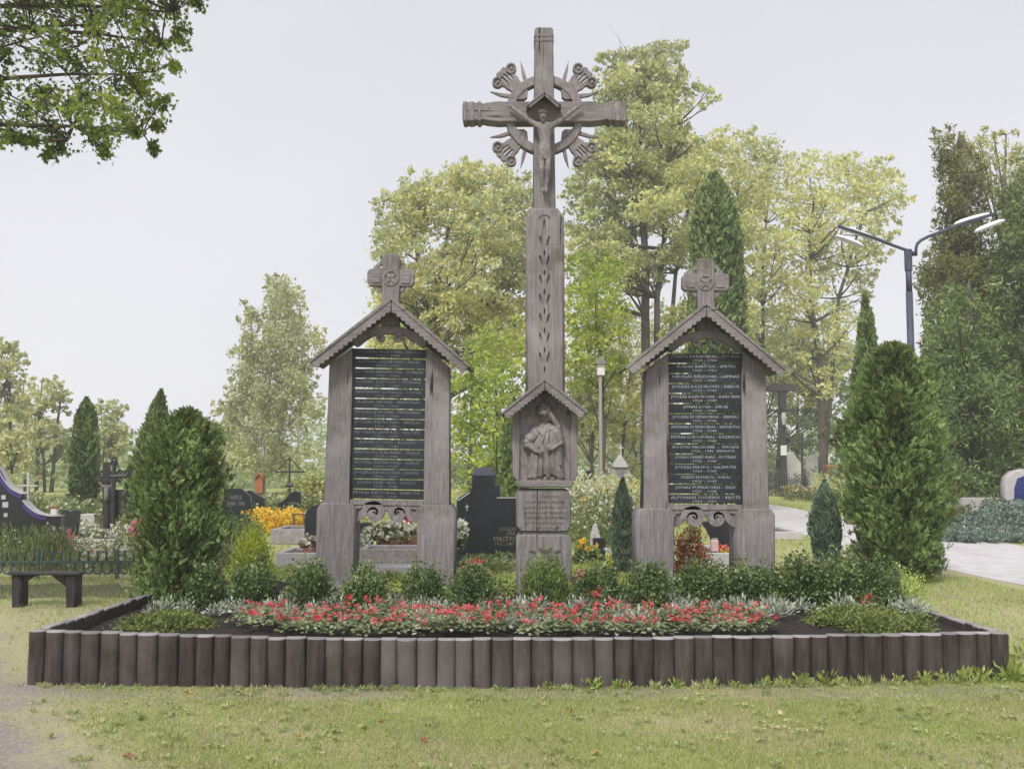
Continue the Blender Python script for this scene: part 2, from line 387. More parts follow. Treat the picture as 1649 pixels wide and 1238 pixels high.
M['red'] = leaf_mat('red_petal', [(0.58, 0.04, 0.05), (0.72, 0.09, 0.08), (0.78, 0.2, 0.24), (0.8, 0.38, 0.36)], 0.3, 3)
M['silver'] = leaf_mat('silver_leaf', [(0.173, 0.205, 0.14), (0.324, 0.367, 0.281), (0.497, 0.54, 0.454), (0.67, 0.702, 0.626)], 0.2, 6)
M['yellow'] = leaf_mat('marigold_petal', [(0.55, 0.28, 0.03), (0.77, 0.46, 0.04), (0.82, 0.6, 0.07), (0.82, 0.7, 0.14)], 0.25, 3)
M['white_petal'] = leaf_mat('white_petal', [(0.55, 0.55, 0.42), (0.7, 0.7, 0.6), (0.8, 0.8, 0.76)], 0.3, 4)
M['pink_petal'] = leaf_mat('pink_petal', [(0.55, 0.06, 0.18), (0.7, 0.14, 0.28), (0.78, 0.3, 0.4)], 0.3, 4)
M['rust'] = leaf_mat('russet_leaf', [(0.10, 0.035, 0.02), (0.2, 0.07, 0.035), (0.28, 0.14, 0.06), (0.2, 0.2, 0.08)], 0.25, 5)
M['herb'] = leaf_mat('mixed_herb_leaf', [(0.06, 0.10, 0.04), (0.13, 0.18, 0.06), (0.24, 0.28, 0.11), (0.36, 0.36, 0.2)], 0.3, 2.5)
M['herb_blue'] = leaf_mat('blue_green_leaf', [(0.07, 0.11, 0.085), (0.13, 0.19, 0.14), (0.24, 0.31, 0.26), (0.42, 0.46, 0.44)], 0.25, 2.5)
M['heather'] = leaf_mat('grey_heather', [(0.05, 0.06, 0.05), (0.10, 0.11, 0.10), (0.18, 0.18, 0.18)], 0.2, 3)
M['grass'] = leaf_mat('grass_blade', [(0.484, 0.45, 0.266), (0.428, 0.45, 0.19), (0.307, 0.4, 0.104), (0.465, 0.55, 0.162)], 0.3, 1.0, mixf=0.45)
M['grass_green'] = leaf_mat('fresh_grass_blade', [(0.34, 0.35, 0.14), (0.3, 0.38, 0.09), (0.38, 0.48, 0.12), (0.48, 0.56, 0.18)], 0.3, 0.7)
M['clover'] = leaf_mat('clover_leaf', [(0.169, 0.237, 0.078), (0.312, 0.388, 0.13), (0.52, 0.55, 0.26), (0.715, 0.65, 0.416)], 0.3, 2.0)
M['dry_leaf'] = leaf_mat('fallen_leaf', [(0.315, 0.18, 0.053), (0.45, 0.315, 0.105), (0.51, 0.413, 0.21)], 0.2, 3)
M['red_leaf'] = leaf_mat('fallen_red_leaf', [(0.24, 0.09, 0.045), (0.338, 0.15, 0.075), (0.375, 0.225, 0.15)], 0.2, 3)

def ground_mat():
    m, N, L = new_mat('lawn_ground')
    out = N.new('ShaderNodeOutputMaterial'); b = N.new('ShaderNodeBsdfPrincipled'); b.inputs['Roughness'].default_value = 0.95
    b.inputs['Specular IOR Level'].default_value = 0.1
    L.new(b.outputs[0], out.inputs['Surface'])
    g = N.new('ShaderNodeNewGeometry')
    def noise(sc, det=6, rgh=0.6):
        n = N.new('ShaderNodeTexNoise'); n.inputs['Scale'].default_value = sc; n.inputs['Detail'].default_value = det; n.inputs['Roughness'].default_value = rgh
        L.new(g.outputs['Position'], n.inputs['Vector']); return n.outputs['Fac']
    def ramp(f, st):
        r = N.new('ShaderNodeValToRGB'); el = r.color_ramp.elements
        while len(el) < len(st): el.new(0.5)
        for e, (p, c) in zip(el, st): e.position = p; e.color = (*c, 1)
        L.new(f, r.inputs['Fac']); return r.outputs['Color']
    fine = ramp(noise(38, 8, 0.7), [(0.3, (0.27, 0.26, 0.13)), (0.5, (0.47, 0.44, 0.26)), (0.7, (0.62, 0.56, 0.38))])
    dirt = ramp(noise(26, 8, 0.7), [(0.3, (0.22, 0.19, 0.175)), (0.5, (0.36, 0.32, 0.30)), (0.7, (0.48, 0.44, 0.42))])
    # worn earth: patches, and the trodden strip at the left front and round the bed
    pn = noise(1.1, 5, 0.65)
    sx = N.new('ShaderNodeSeparateXYZ'); L.new(g.outputs['Position'], sx.inputs[0])
    def math_(op, a, bb=None):
        n = N.new('ShaderNodeMath'); n.operation = op
        for i, q in enumerate((a, bb)):
            if q is None: continue
            if isinstance(q, (int, float)): n.inputs[i].default_value = q
            else: L.new(q, n.inputs[i])
        return n.outputs[0]
    def smooth(f, lo, hi):
        r = N.new('ShaderNodeMapRange'); r.interpolation_type = 'SMOOTHSTEP'; r.inputs[1].default_value = lo; r.inputs[2].default_value = hi
        L.new(f, r.inputs[0]); return r.outputs[0]
    # distance from the line (-4.1, 8.2) .. (-2.2, 5.2)
    d = math_('ABSOLUTE', math_('ADD', math_('MULTIPLY', math_('ADD', sx.outputs[0], 3.45), 0.845), math_('MULTIPLY', math_('SUBTRACT', sx.outputs[1], 6.7), 0.535)))
    d = math_('ADD', d, math_('MULTIPLY', math_('SUBTRACT', noise(2.2), 0.5), 1.2))
    track = math_('SUBTRACT', 1.0, smooth(d, 0.02, 0.5))
    front = math_('MULTIPLY', smooth(sx.outputs[1], 6.9, 7.3), math_('SUBTRACT', 1.0, smooth(sx.outputs[1], 7.5, 7.8)))
    front = math_('MULTIPLY', front, smooth(pn, 0.38, 0.5))
    patch = smooth(pn, 0.54, 0.66)
    w = math_('MAXIMUM', track, math_('MAXIMUM', math_('MULTIPLY', front, 0.9), math_('MULTIPLY', patch, 0.6)))
    k = N.new('ShaderNodeMix'); k.data_type = 'RGBA'; L.new(w, k.inputs[0]); L.new(fine, k.inputs[6]); L.new(dirt, k.inputs[7])
    # greener, brighter turf further off
    far = smooth(sx.outputs[1], 12, 26)
    k2 = N.new('ShaderNodeMix'); k2.data_type = 'RGBA'; L.new(math_('MULTIPLY', far, 0.75), k2.inputs[0]); L.new(k.outputs[2], k2.inputs[6])
    L.new(ramp(noise(1.2, 8, 0.7), [(0.3, (0.20, 0.25, 0.06)), (0.5, (0.32, 0.38, 0.11)), (0.7, (0.44, 0.48, 0.2))]), k2.inputs[7])
    L.new(k2.outputs[2], b.inputs['Base Color'])
    bp = N.new('ShaderNodeBump'); bp.inputs['Strength'].default_value = 0.9; bp.inputs['Distance'].default_value = 0.02
    L.new(noise(60, 6, 0.7), bp.inputs['Height']); L.new(bp.outputs[0], b.inputs['Normal'])
    return m
M['ground'] = ground_mat()

# ---------------------------------------------------------------- foliage generators
def unit(v): return v / (np.linalg.norm(v, axis=1, keepdims=True) + 1e-9)
def quads(P, U, Vv, L, Wd, bend=0.0):
    """Rhombic leaves at P, long axis U, side axis Vv, half length L, half width Wd."""
    n = len(P); U = unit(U); Vv = unit(Vv - U * (Vv * U).sum(1, keepdims=True)); Nn = np.cross(U, Vv)
    L = np.broadcast_to(L, (n,))[:, None]; Wd = np.broadcast_to(Wd, (n,))[:, None]
    V = np.empty((n, 4, 3)); V[:, 0] = P - U * L; V[:, 1] = P + Vv * Wd + Nn * Wd * bend; V[:, 2] = P + U * L; V[:, 3] = P - Vv * Wd + Nn * Wd * bend
    return V.reshape(-1, 3), np.arange(4 * n).reshape(n, 4)
def rnd_dirs(rng, n):
    return unit(rng.normal(size=(n, 3)))
def in_poly(pt, poly):
    x, y = pt; c = False; j = len(poly) - 1
    for i in range(len(poly)):
        xi, yi = poly[i]; xj, yj = poly[j]
        if (yi > y) != (yj > y) and x < (xj - xi) * (y - yi) / (yj - yi) + xi: c = not c
        j = i
    return c
def edge_dist(pt, poly):
    d = 1e9; p = np.array(pt, float)
    for i in range(len(poly)):
        a = np.array(poly[i - 1], float); b = np.array(poly[i], float); t = np.clip(np.dot(p - a, b - a) / (np.dot(b - a, b - a) + 1e-9), 0, 1)
        d = min(d, np.linalg.norm(p - (a + t * (b - a))))
    return d
def fill_clumps(rng, poly, Y, step, rr, depth, holes=(), keep=1.0):
    """Leaf clumps that fill a crown's outline (photo pixels) at depth Y; returns (centre, radius) in metres."""
    xs = [p[0] for p in poly]; ys = [p[1] for p in poly]; out = []
    y = min(ys)
    while y <= max(ys):
        x = min(xs) + rng.random() * step
        while x <= max(xs):
            q = (x + rng.normal() * step * 0.3, y + rng.normal() * step * 0.3)
            if in_poly(q, poly) and rng.random() < keep and not any(math.hypot(q[0] - h[0], (q[1] - h[1]) / h[3]) < h[2] for h in holes):
                e = edge_dist(q, poly)
                r = min(rng.uniform(*rr), max(e * 0.9, rr[0] * 0.55))
                k = min(1, e / (rr[1] * 2.5))
                out.append((W(q[0], q[1], Y + rng.normal() * depth * 0.5 * (0.3 + k)), r * MP(Y)))
            x += step
        y += step * 0.8
    return out
def leaves_in(rng, clumps, per, lsize, flat=0.7, twigs=7, wr=0.55, droop=0.0, tw=0.34):
    P = []
    for c, r in clumps:
        c = np.array(c)
        k = max(3, int(twigs * 1.6)); t = rnd_dirs(rng, k) * r * (0.35 + 0.6 * rng.random((k, 1)) ** 0.6) * np.array([1, 1, flat])
        n = max(2, int(per * (r ** 2) / k))
        for q in t:
            o = rng.normal(size=(n, 3)) * r * tw * np.array([1, 1, 0.55])
            o[:, 2] -= droop * np.abs(rng.normal(size=n)) * r
            P.append(c + q + o)
    P = np.concatenate(P); n = len(P)
    U = rnd_dirs(rng, n); U[:, 2] -= 0.25; Vv = rnd_dirs(rng, n)
    s = lsize * rng.uniform(0.4, 1.45, n)
    return quads(P, U, Vv, s, s * wr, 0.3)
def branch_path(rng, a, b, wob=0.06, n=5, lift=0.25):
    a, b = Vector(a), Vector(b); d = (b - a).length; c = a.lerp(b, 0.5) + Vector((0, 0, -lift * d * 0.3)) + Vector(rng.normal(size=3) * wob * d)
    return [a * (1 - t) ** 2 + c * 2 * t * (1 - t) + b * t * t for t in np.linspace(0, 1, n)]
def tree(name, label, cat, trunks, Y, poly, leaf, bark, seed, step=26, rr=(12, 24), depth=2.0, holes=(), keep=1.0, per=90, lsize=0.12, flat=0.8, limbs=26, group=None, droop=0.0, twigs=7, extra=None, tw=0.34, wr=0.55):
    """trunks: [[(px, py, width_px), ...]] from the ground up at depth Y."""
    rng = np.random.default_rng(seed)
    base = W(trunks[0][0][0], trunks[0][0][1], Y); base.z = 0
    root = empty(name, base, label, cat, group)
    cl = fill_clumps(rng, poly, Y, step, rr, depth, holes, keep)
    if extra: cl += extra
    tb = MB(); tp = []
    for tr in trunks:
        p = [W(x, y, Y) for x, y, w in tr]; p[0].z = -0.1
        pts = []; rad = []
        for i in range(len(p) - 1):
            for t in (0, 0.5):
                q = p[i].lerp(p[i + 1], t) + (Vector(rng.normal(size=3)) * 0.05 if t else Vector()); pts.append(q)
                rad.append((tr[i][2] * (1 - t) + tr[i + 1][2] * t) * MP(Y) / 2)
        pts.append(p[-1]); rad.append(tr[-1][2] * MP(Y) / 2)
        rad[0] *= 1.35
        tb.tube(pts, rad, 8)
        tp += list(zip(pts, rad))
    tb.build('trunk', bark, root, smooth=True)
    lb = MB()
    idx = rng.permutation(len(cl))[:limbs]
    for i in idx:
        c, r = cl[i]
        low = [(p, q) for p, q in tp if p.z < c.z - 0.15 * (c - p).length and p.z > 0.12 * max(t[0].z for t in tp)] or [tp[-1]]
        p, q = min(low, key=lambda t: (t[0] - c).length + rng.random() * 1.5)
        d = (c - p).length
        pts = branch_path(rng, p, c)
        r0 = min(q * 0.6, 0.03 + d * 0.018)
        lb.tube(pts, [r0, r0 * .8, r0 * .6, r0 * .42, r0 * .22], 5)
        for k in range(2):
            s = pts[2 + k]; e = c + Vector(rng.normal(size=3)) * r * 0.9
            lb.tube(branch_path(rng, s, e), [r0 * .35, r0 * .3, r0 * .25, r0 * .18, r0 * .1], 4, cap=False)
    if lb.v: lb.build('branches', bark, root, smooth=True)
    V, Fc = leaves_in(rng, cl, per * 4.5, lsize, flat, twigs, wr=wr, droop=droop, tw=tw)
    put('crown', mesh_from('crown', V, Fc), leaf, root)
    return root

def frond_template(rng, n=9, fan=0.9, ln=1.0, w=0.13):
    """A spray of scale leaves: quads in a fan, unit length along +X, lying in XY, drooping a little."""
    P = []; U = []; S = []; Wd = []
    for i in range(n):
        t = (i + 0.6) / n; side = 1 if i % 2 else -1
        base = np.array([t * 0.75, 0, -0.18 * t * t])
        a = side * fan * (1 - 0.55 * t); l = 0.30 * (1 - 0.35 * t)
        u = np.array([math.cos(a), math.sin(a), -0.35 * t])
        P.append(base + u * l * 0.6); U.append(u); S.append(l * 0.62); Wd.append(w * (1 - 0.3 * t))
    P.append(np.array([0.8, 0, -0.16])); U.append(np.array([1, 0, -0.3])); S.append(0.26); Wd.append(w * 0.8)
    P.append(np.array([0.3, 0, -0.03])); U.append(np.array([1, 0, 0])); S.append(0.34); Wd.append(w * 0.6)
    P, U = np.array(P), np.array(U)
    Vv = np.cross(np.array([0, 0, 1.0])[None], U)
    return quads(P, U, Vv, np.array(S), np.array(Wd), 0.25)
def scatter(T, P, U, Nn, S):
    """Copies template T=(V,F) at P with x axis U, z axis near Nn, scale S."""
    V0, F0 = T; n = len(P); U = unit(U); Y_ = unit(np.cross(Nn, U)); Z_ = np.cross(U, Y_)
    S = np.broadcast_to(S, (n,))[:, None, None]
    V = (V0[None, :, 0:1] * U[:, None] + V0[None, :, 1:2] * Y_[:, None] + V0[None, :, 2:3] * Z_[:, None]) * S + P[:, None]
    Fc = (F0[None] + (np.arange(n) * len(V0))[:, None, None]).reshape(-1, F0.shape[1])
    return V.reshape(-1, 3), Fc
def conifer(name, label, cat, base, H, prof, mat, seed, n, size, up=0.9, group=None, lumps=0.12, bark=None, tmpl=9, z0=0.02, inner=0.35, w=0.13, lean=0.0, out=0.55):
    """prof: [(height fraction, radius)] of the outline; sprays sit on and under that surface."""
    rng = np.random.default_rng(seed)
    root = empty(name, base, label, cat, group)
    hs = np.array([p[0] for p in prof]); rs = np.array([p[1] for p in prof])
    h = rng.random(n * 3); rr = np.interp(h, hs, rs); keep = rng.random(n * 3) < (rr / rs.max()) * 0.9 + 0.1; h = h[keep][:n]; n = len(h)
    a = rng.random(n) * 2 * PI; rad = np.interp(h, hs, rs)
    ph = rng.random(6) * 6.28
    lump = 1 + lumps * (np.sin(3 * a + ph[0] + h * 9) * .5 + np.sin(5 * a - h * 17 + ph[1]) * .5 + np.sin(2 * a + h * 23 + ph[2]) * .5) + lumps * 0.6 * rng.normal(size=n)
    depth = np.where(rng.random(n) < inner, rng.uniform(0.45, 0.9, n), rng.uniform(0.82, 1.0, n))
    r = rad * lump * depth * np.where(rng.random(n) < .07, rng.uniform(1.02, 1.2, n), 1)
    P = np.stack([r * np.cos(a) + lean * h, r * np.sin(a), z0 + h * (H - z0)], 1)
    O = np.stack([np.cos(a), np.sin(a), np.zeros(n)], 1)
    U = O * out + np.array([0, 0, up]) + rng.normal(size=(n, 3)) * 0.35
    T_ = np.stack([-np.sin(a), np.cos(a), np.zeros(n)], 1)
    Nn = O * 0.5 + T_ * rng.normal(size=(n, 1)) * 0.9 + rng.normal(size=(n, 3)) * 0.3
    S = size * rng.uniform(0.6, 1.25, n)
    P = P - unit(U) * S[:, None] * 0.6
    P[:, 2] = np.maximum(P[:, 2], 0.0)
    V, Fc = scatter(frond_template(rng, tmpl, w=w), P, U, Nn, S)
    me = mesh_from('foliage', V + np.array(base), Fc)
    put('crown', me, mat, root)
    MB().tube([Vector(base) + Vector((lean * t, 0, H * t * 0.93)) for t in (0, .3, .6, 1)], [rs.max() * .13, rs.max() * .10, rs.max() * .07, .01], 7).build('trunk', bark or M['bark'], root, smooth=True)
    return root
def bush(name, label, cat, c, rx, rz, mat, seed, n, leaf, group=None, stem=True, flowers=None, ry=None, wr=0.6, upright=0.2, base_z=0.0):
    """A leafy bush on the point c; flowers: (material, number, size, top_only)."""
    rng = np.random.default_rng(seed); ry = ry or rx
    root = empty(name, c, label, cat, group)
    k = max(8, n // 60); d = rnd_dirs(rng, k); d[:, 2] = np.abs(d[:, 2]) * 0.95 + 0.0
    cc = d * rng.uniform(0.55, 0.92, (k, 1))
    q = cc[rng.integers(0, k, n)] + rng.normal(size=(n, 3)) * 0.13
    q[:, 2] = np.abs(q[:, 2])
    P = q * np.array([rx, ry, rz]) + np.array(c) + np.array([0, 0, base_z])
    U = rnd_dirs(rng, n) + unit(q) * 0.8; U[:, 2] += upright
    s = leaf * rng.uniform(0.6, 1.3, n)
    V, Fc = quads(P, U, rnd_dirs(rng, n), s, s * wr, 0.3)
    put('foliage', mesh_from('foliage', V, Fc), mat, root)
    if stem:
        b = MB()
        for i in range(6):
            e = Vector(c) + Vector(cc[i % k] * np.array([rx, ry, rz])) * 0.8
            b.tube(branch_path(rng, Vector(c) + Vector((rng.normal() * rx * .08, rng.normal() * rx * .08, -0.01)), e, lift=0.1), [leaf * .35, leaf * .3, leaf * .25, leaf * .2, leaf * .12], 5, cap=False)
        b.build('stems', M['bark'], root, smooth=True)
    if flowers:
        fm, fn, fs, top = flowers
        d = rnd_dirs(rng, fn); d[:, 2] = np.abs(d[:, 2]); 
        if top: d[:, 2] += 0.5; d = unit(d)
        P = d * np.array([rx, ry, rz]) * rng.uniform(0.9, 1.04, (fn, 1)) + np.array(c) + np.array([0, 0, base_z])
        PP = np.repeat(P, 4, 0) + rng.normal(size=(fn * 4, 3)) * fs * 0.4
        U = rnd_dirs(rng, fn * 4); s = fs * rng.uniform(0.5, 1.0, fn * 4)
        V, Fc = quads(PP, U, rnd_dirs(rng, fn * 4), s, s * 0.75, 0.4)
        put('blossoms', mesh_from('blossoms', V, Fc), fm, root)
    return root
#@@PART2
# ================================================================ SETTING
def sheet(name, pts, z, mat, kind='structure'):
    me = mesh_from(name, [(x, y, z) for x, y in pts], [tuple(range(len(pts)))])
    return tag(put(name, me, mat), kind=kind)
sheet('ground', [(-150, -30), (150, -30), (150, 190), (-150, 190)], 0.0, M['ground'])
# pale summer haze: one closed box round the camera and the whole place
hm, HN, HL = new_mat('haze_air')
ho = HN.new('ShaderNodeOutputMaterial'); hv = HN.new('ShaderNodeVolumePrincipled')
hv.inputs['Color'].default_value = (0.93, 0.95, 1.0, 1); hv.inputs['Density'].default_value = 0.0016; hv.inputs['Anisotropy'].default_value = 0.0
HL.new(hv.outputs[0], ho.inputs['Volume'])
tag(MB().box(-155, 155, -35, 195, -1, 24).build('haze', hm), kind='stuff')
rng = np.random.default_rng(5)
pl = []; pr = []
for y in np.linspace(9, 130, 90):
    c = 0.0 if y < 40 else (y - 40) * -0.02
    pl.append((6.55 + c + rng.normal() * 0.06 + (0.25 if y < 14 else 0), y)); pr.append((9.9 + c + rng.normal() * 0.08, y))
me = mesh_from('path', [(x, y, 0.004) for x, y in pl] + [(x, y, 0.004) for x, y in pr], [(i, i + 90, i + 91, i + 1) for i in range(89)])
tag(put('path', me, M['path']), kind='structure')
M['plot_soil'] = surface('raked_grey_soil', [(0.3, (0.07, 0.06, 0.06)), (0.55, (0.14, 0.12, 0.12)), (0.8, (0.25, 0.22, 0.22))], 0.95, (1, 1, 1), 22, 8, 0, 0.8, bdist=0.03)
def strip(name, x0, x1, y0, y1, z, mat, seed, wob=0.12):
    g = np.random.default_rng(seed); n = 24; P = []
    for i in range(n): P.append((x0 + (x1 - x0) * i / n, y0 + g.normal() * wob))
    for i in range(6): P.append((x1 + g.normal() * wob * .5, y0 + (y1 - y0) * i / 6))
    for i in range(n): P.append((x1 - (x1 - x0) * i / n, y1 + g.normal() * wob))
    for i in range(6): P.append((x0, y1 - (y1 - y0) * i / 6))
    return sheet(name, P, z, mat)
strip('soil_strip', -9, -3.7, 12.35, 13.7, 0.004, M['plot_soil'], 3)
strip('gravel_strip', -1.9, -0.4, 13.2, 15.2, 0.004, M['concrete'], 4)

def mound_z(x, y):
    sm = lambda t: max(0, min(1, t)) ** 2 * (3 - 2 * max(0, min(1, t)))
    return .52 * sm((y - 20) / 5.5) * sm((x - 9.95) / 1.6) * sm((x - .41 * y) / 1.5)
V = []; Fc = []; xs = list(np.linspace(9.9, 14, 12)) + [16, 20, 26, 34, 45]; ys = list(np.linspace(19.8, 27, 20)) + [32, 40, 50, 62]
gg = np.random.default_rng(6)
for y in ys:
    for x in xs:
        e = x > 44 or y > 61 or y < 19.9 or x < 9.95
        V.append((x, y, -.02 if e else mound_z(x, y) + gg.normal() * .015))
for j in range(len(ys) - 1):
    for i in range(len(xs) - 1): Fc.append((j * len(xs) + i, j * len(xs) + i + 1, (j + 1) * len(xs) + i + 1, (j + 1) * len(xs) + i))
tag(put('embankment', mesh_from('embankment', V, Fc), M['ground'], smooth=True), kind='structure')

# ================================================================ FLOWER BED BORDER
BX0, BX1 = -3.52, 3.71
def front_y(x): return 7.62 - 0.14 * (1 - ((x + 0.2) / 3.6) ** 2) + max(0, x) * 0.035
def top_z(x): return 0.345 + max(0, -x - 1.5) * 0.022
SOIL_Z = 0.27
root = empty('flower_bed_border', (0, 7.6, 0), 'low palisade of dark stained half logs edging the flower bed below the memorial', 'border')
rl = random.Random(4)
variants = []
def log_mesh(v):
    r = random.Random(90 + v); mb = MB(); n = 11; sec = []
    for i in range(n):
        a = PI * i / (n - 1)
        sec.append((-0.5 * math.cos(a), -0.62 * math.sin(a) ** 0.8 * (0.97 + 0.03 * r.random())))
    hz = [-0.06, 0.1, 0.4, 0.7, 0.975, 1.0]
    b = []
    for j, h in enumerate(hz):
        k = 0.93 if j == 5 else 1 + 0.02 * r.uniform(-1, 1)
        for (x, y) in sec + [(0.5, 0.28), (-0.5, 0.28)]:
            b.append((x * k, y * k, h))
    m = len(sec) + 2; fs = []
    for j in range(len(hz) - 1):
        for i in range(m):
            i2 = (i + 1) % m
            fs.append((j * m + i, j * m + i2, (j + 1) * m + i2, (j + 1) * m + i))
    fs.append(tuple((len(hz) - 1) * m + i for i in range(m)))
    me = mesh_from('log', b, fs)
    me.materials.append(M['log']); me.materials.append(M['log_top'])
    for p in me.polygons:
        zz = [b[i][2] for i in p.vertices]
        if min(zz) >= 0.96: p.material_index = 1
    return me
logm = [log_mesh(v) for v in range(6)]
def add_log(x, y, z, w, ang, tilt=0.0):
    o = bpy.data.objects.new('log', logm[rl.randrange(6)]); C.objects.link(o); o.parent = root
    if y < 7.71 and rl.random() < max(0, min(1, 1.5 - abs(x + .1) / 1.45)):
        o.material_slots[0].link = 'OBJECT'; o.material_slots[0].material = M['log_pale']
    o.location = (x, y - 7.6, 0); o.scale = (w * 1.0, 0.13 * (w / .14) ** .5 * 0.75, z); o.rotation_euler = (rl.uniform(-.02, .02), tilt * 1.6, ang)
x = BX0
while x < BX1 - 0.03:
    w = rl.uniform(0.118, 0.156) * (1.0 if x < BX1 - 0.4 else 0.9)
    add_log(x + w / 2, front_y(x + w / 2), top_z(x) + rl.uniform(-0.004, 0.004), w, -0.04, rl.uniform(-0.008, 0.008)); x += w
for side in (-1, 1):
    y = 7.72
    while y < 11.6:
        w = rl.uniform(0.11, 0.15)
        xx = (BX0 + 0.05 + (y - 7.6) * 0.035) if side < 0 else (BX1 - 0.06 - (y - 7.6) * 0.055)
        add_log(xx, y + w / 2, (top_z(xx) if side < 0 else 0.345) + rl.uniform(-0.006, 0.006) - 0.01, w, PI / 2 * side + 0.02, 0); y += w
x = -3.3
while x < 3.45:
    w = rl.uniform(0.12, 0.15); add_log(x + w / 2, 11.66, 0.25 + rl.uniform(-.01, .01), w, PI, 0); x += w
# the soil inside, gently uneven
g = np.random.default_rng(8); nx, ny = 70, 34; V = []; Fc = []
for j in range(ny):
    for i in range(nx):
        yy = 7.6 + (11.62 - 7.6) * j / (ny - 1)
        a = BX0 + 0.04 + (yy - 7.6) * 0.035; b = BX1 - 0.05 - (yy - 7.6) * 0.055
        xx = a + (b - a) * i / (nx - 1)
        V.append((xx, max(yy, front_y(xx) - 0.01), SOIL_Z - 0.02 + 0.03 * min(1, (yy - 7.6)) + g.normal() * 0.007))
for j in range(ny - 1):
    for i in range(nx - 1): Fc.append((j * nx + i, j * nx + i + 1, (j + 1) * nx + i + 1, (j + 1) * nx + i))
tag(put('bed_soil', mesh_from('bed_soil', V, Fc), M['soil'], smooth=True), kind='structure')
BZ = SOIL_Z + 0.01

# ================================================================ CARVED WORK
def spiral(cx, cz, r0, r1, turns, a_end, n=22, sgn=1):
    """Points of a spiral from its eye out to radius r1 at angle a_end."""
    return [(cx + (r0 + (r1 - r0) * t) * math.cos(a_end - sgn * (1 - t) * turns * 2 * PI), cz + (r0 + (r1 - r0) * t) * math.sin(a_end - sgn * (1 - t) * turns * 2 * PI)) for t in np.linspace(0, 1, n)]
def smoothpath(pts, n=6):
    out = []
    P = [Vector(p) for p in pts]
    for i in range(len(P) - 1):
        p0, p1, p2, p3 = P[max(i - 1, 0)], P[i], P[i + 1], P[min(i + 2, len(P) - 1)]
        for k in range(n):
            t = k / n
            out.append(tuple(0.5 * ((2 * p1) + (p2 - p0) * t + (2 * p0 - 5 * p1 + 4 * p2 - p3) * t * t + (3 * p1 - p0 - 3 * p2 + p3) * t ** 3)))
    out.append(tuple(P[-1])); return out
def local(pts, cx, Y):
    """Photo pixels to (x, z) metres at depth Y."""
    return [(W(a + cx, b, Y).x, W(a + cx, b, Y).z) for a, b in pts]
def gable(parent, cx, apex, tl, tr, Yr, depth, fas=10, sc=3.2, nsc=17, board=4, mat='wood_h'):
    """A small saddle roof: two boards, each with a scalloped verge board below its front edge."""
    for tip, sg in ((tl, -1), (tr, 1)):
        a = Vector(apex); t = Vector(tip); s = (t - a); Ln = s.length; s.normalize(); nrm = Vector((-s.y, s.x)) * (1 if sg > 0 else -1)
        if nrm.y < 0: nrm = -nrm
        ov = 0.0
        up = -nrm * board
        o1 = [a, t, t + up, a + up + Vector((0, -board * 0.35))]
        plate('roof_board', [local([(p.x, p.y) for p in o1], cx, Yr)], Yr, depth, M[mat], parent, 0.003, px=False)
        a2 = a + nrm * 0.6; t2 = t + nrm * 0.6 - s * 2
        low = []
        for k in range(nsc):
            for q in range(5):
                u = (k + q / 5) / nsc
                low.append(a2.lerp(t2, u) + nrm * (fas + sc * math.sin(PI * q / 5)))
        low.append(t2 + nrm * fas)
        # mitre at the apex
        ax = a.x + 0.6 * sg
        low = [p for p in low if (p.x - ax) * sg > 0.8] if sc else low
        f = low[0]; low = [Vector((ax, f.y - abs(f.x - ax) * abs(s.y / s.x)))] + low
        o2 = [Vector((ax, a2.y)), t2] + list(reversed(low))
        if sc == 0: o2 = [Vector((ax, a2.y)), t2, t2 + nrm * fas, Vector((ax, a2.y + fas * 1.25))]
        plate('verge_board', [local([(p.x, p.y) for p in o2], cx, Yr + 0.012)], Yr + 0.012, 0.03, M[mat], parent, 0.003, px=False)
def build_text(parent, s, cx, cz, y, size, wid, mat, depth=0.003, name='lettering', spacing=1.0, shear=0.0, seed=0):
    me = text_mesh(s, size, depth, space=spacing, shear=shear)
    xs = [v.co.x for v in me.vertices]
    if not xs: return
    k = (wid / (max(xs) - min(xs))) if wid else 1
    me.transform(Matrix.Translation((cx, y - depth / 2 - 0.0005, cz)) @ Matrix.Diagonal((k, 1, 1, 1)))
    return put(name, me, mat, parent)

# ---------------------------------------------------------------- the two boards of names
RIGHT = [("STASYS BARAUSKAS - STUKAS", "1924 - 1946", 112), ("VLADAS BARTULIS - SMUTIS", "1925 - 1950", 96), ("NIKOLAS BERZONIS - LAPINAS", "1922 - 1947", 108), ("JUOZAS KAZIUKONIS - RIEKUS", "1919 - 1945", 108),
 ("JUOZAS KAZIUKONIS - KARIUNAS", "1924 - 1947", 112), ("JONAS LUGA - ZIRGE", "1923 - 1949", 72), ("JUOZAS KUZMAUSKAS - SERNAS", "1926 - 1946", 106), ("ANTANAS KUZMAUSKAS - GINTAUTAS", "1924 - 1948", 112),
 ("PETRAS LUKOSIUNAS - KAZBEKAS", "1923 - 1945", 112), ("KOSTAS MACIONIS  -  MAGDE", "1922 - 1946  ZEMAITIS", 106), ("JONAS MARKUNAS - KUTRAS", "1922 - 1945", 98), ("JUOZAS MACIUS - VALSMUTIS", "1924 - 1947", 98),
 ("STASYS MONKUS - SUDAS", "1925 - 1945", 80), ("JONAS PUPKAUSKIS - ZILIS", "1927 - 1945", 96), ("ALFONSAS SODEIKIS - BIJOTE", "1923 - 1950", 112)]
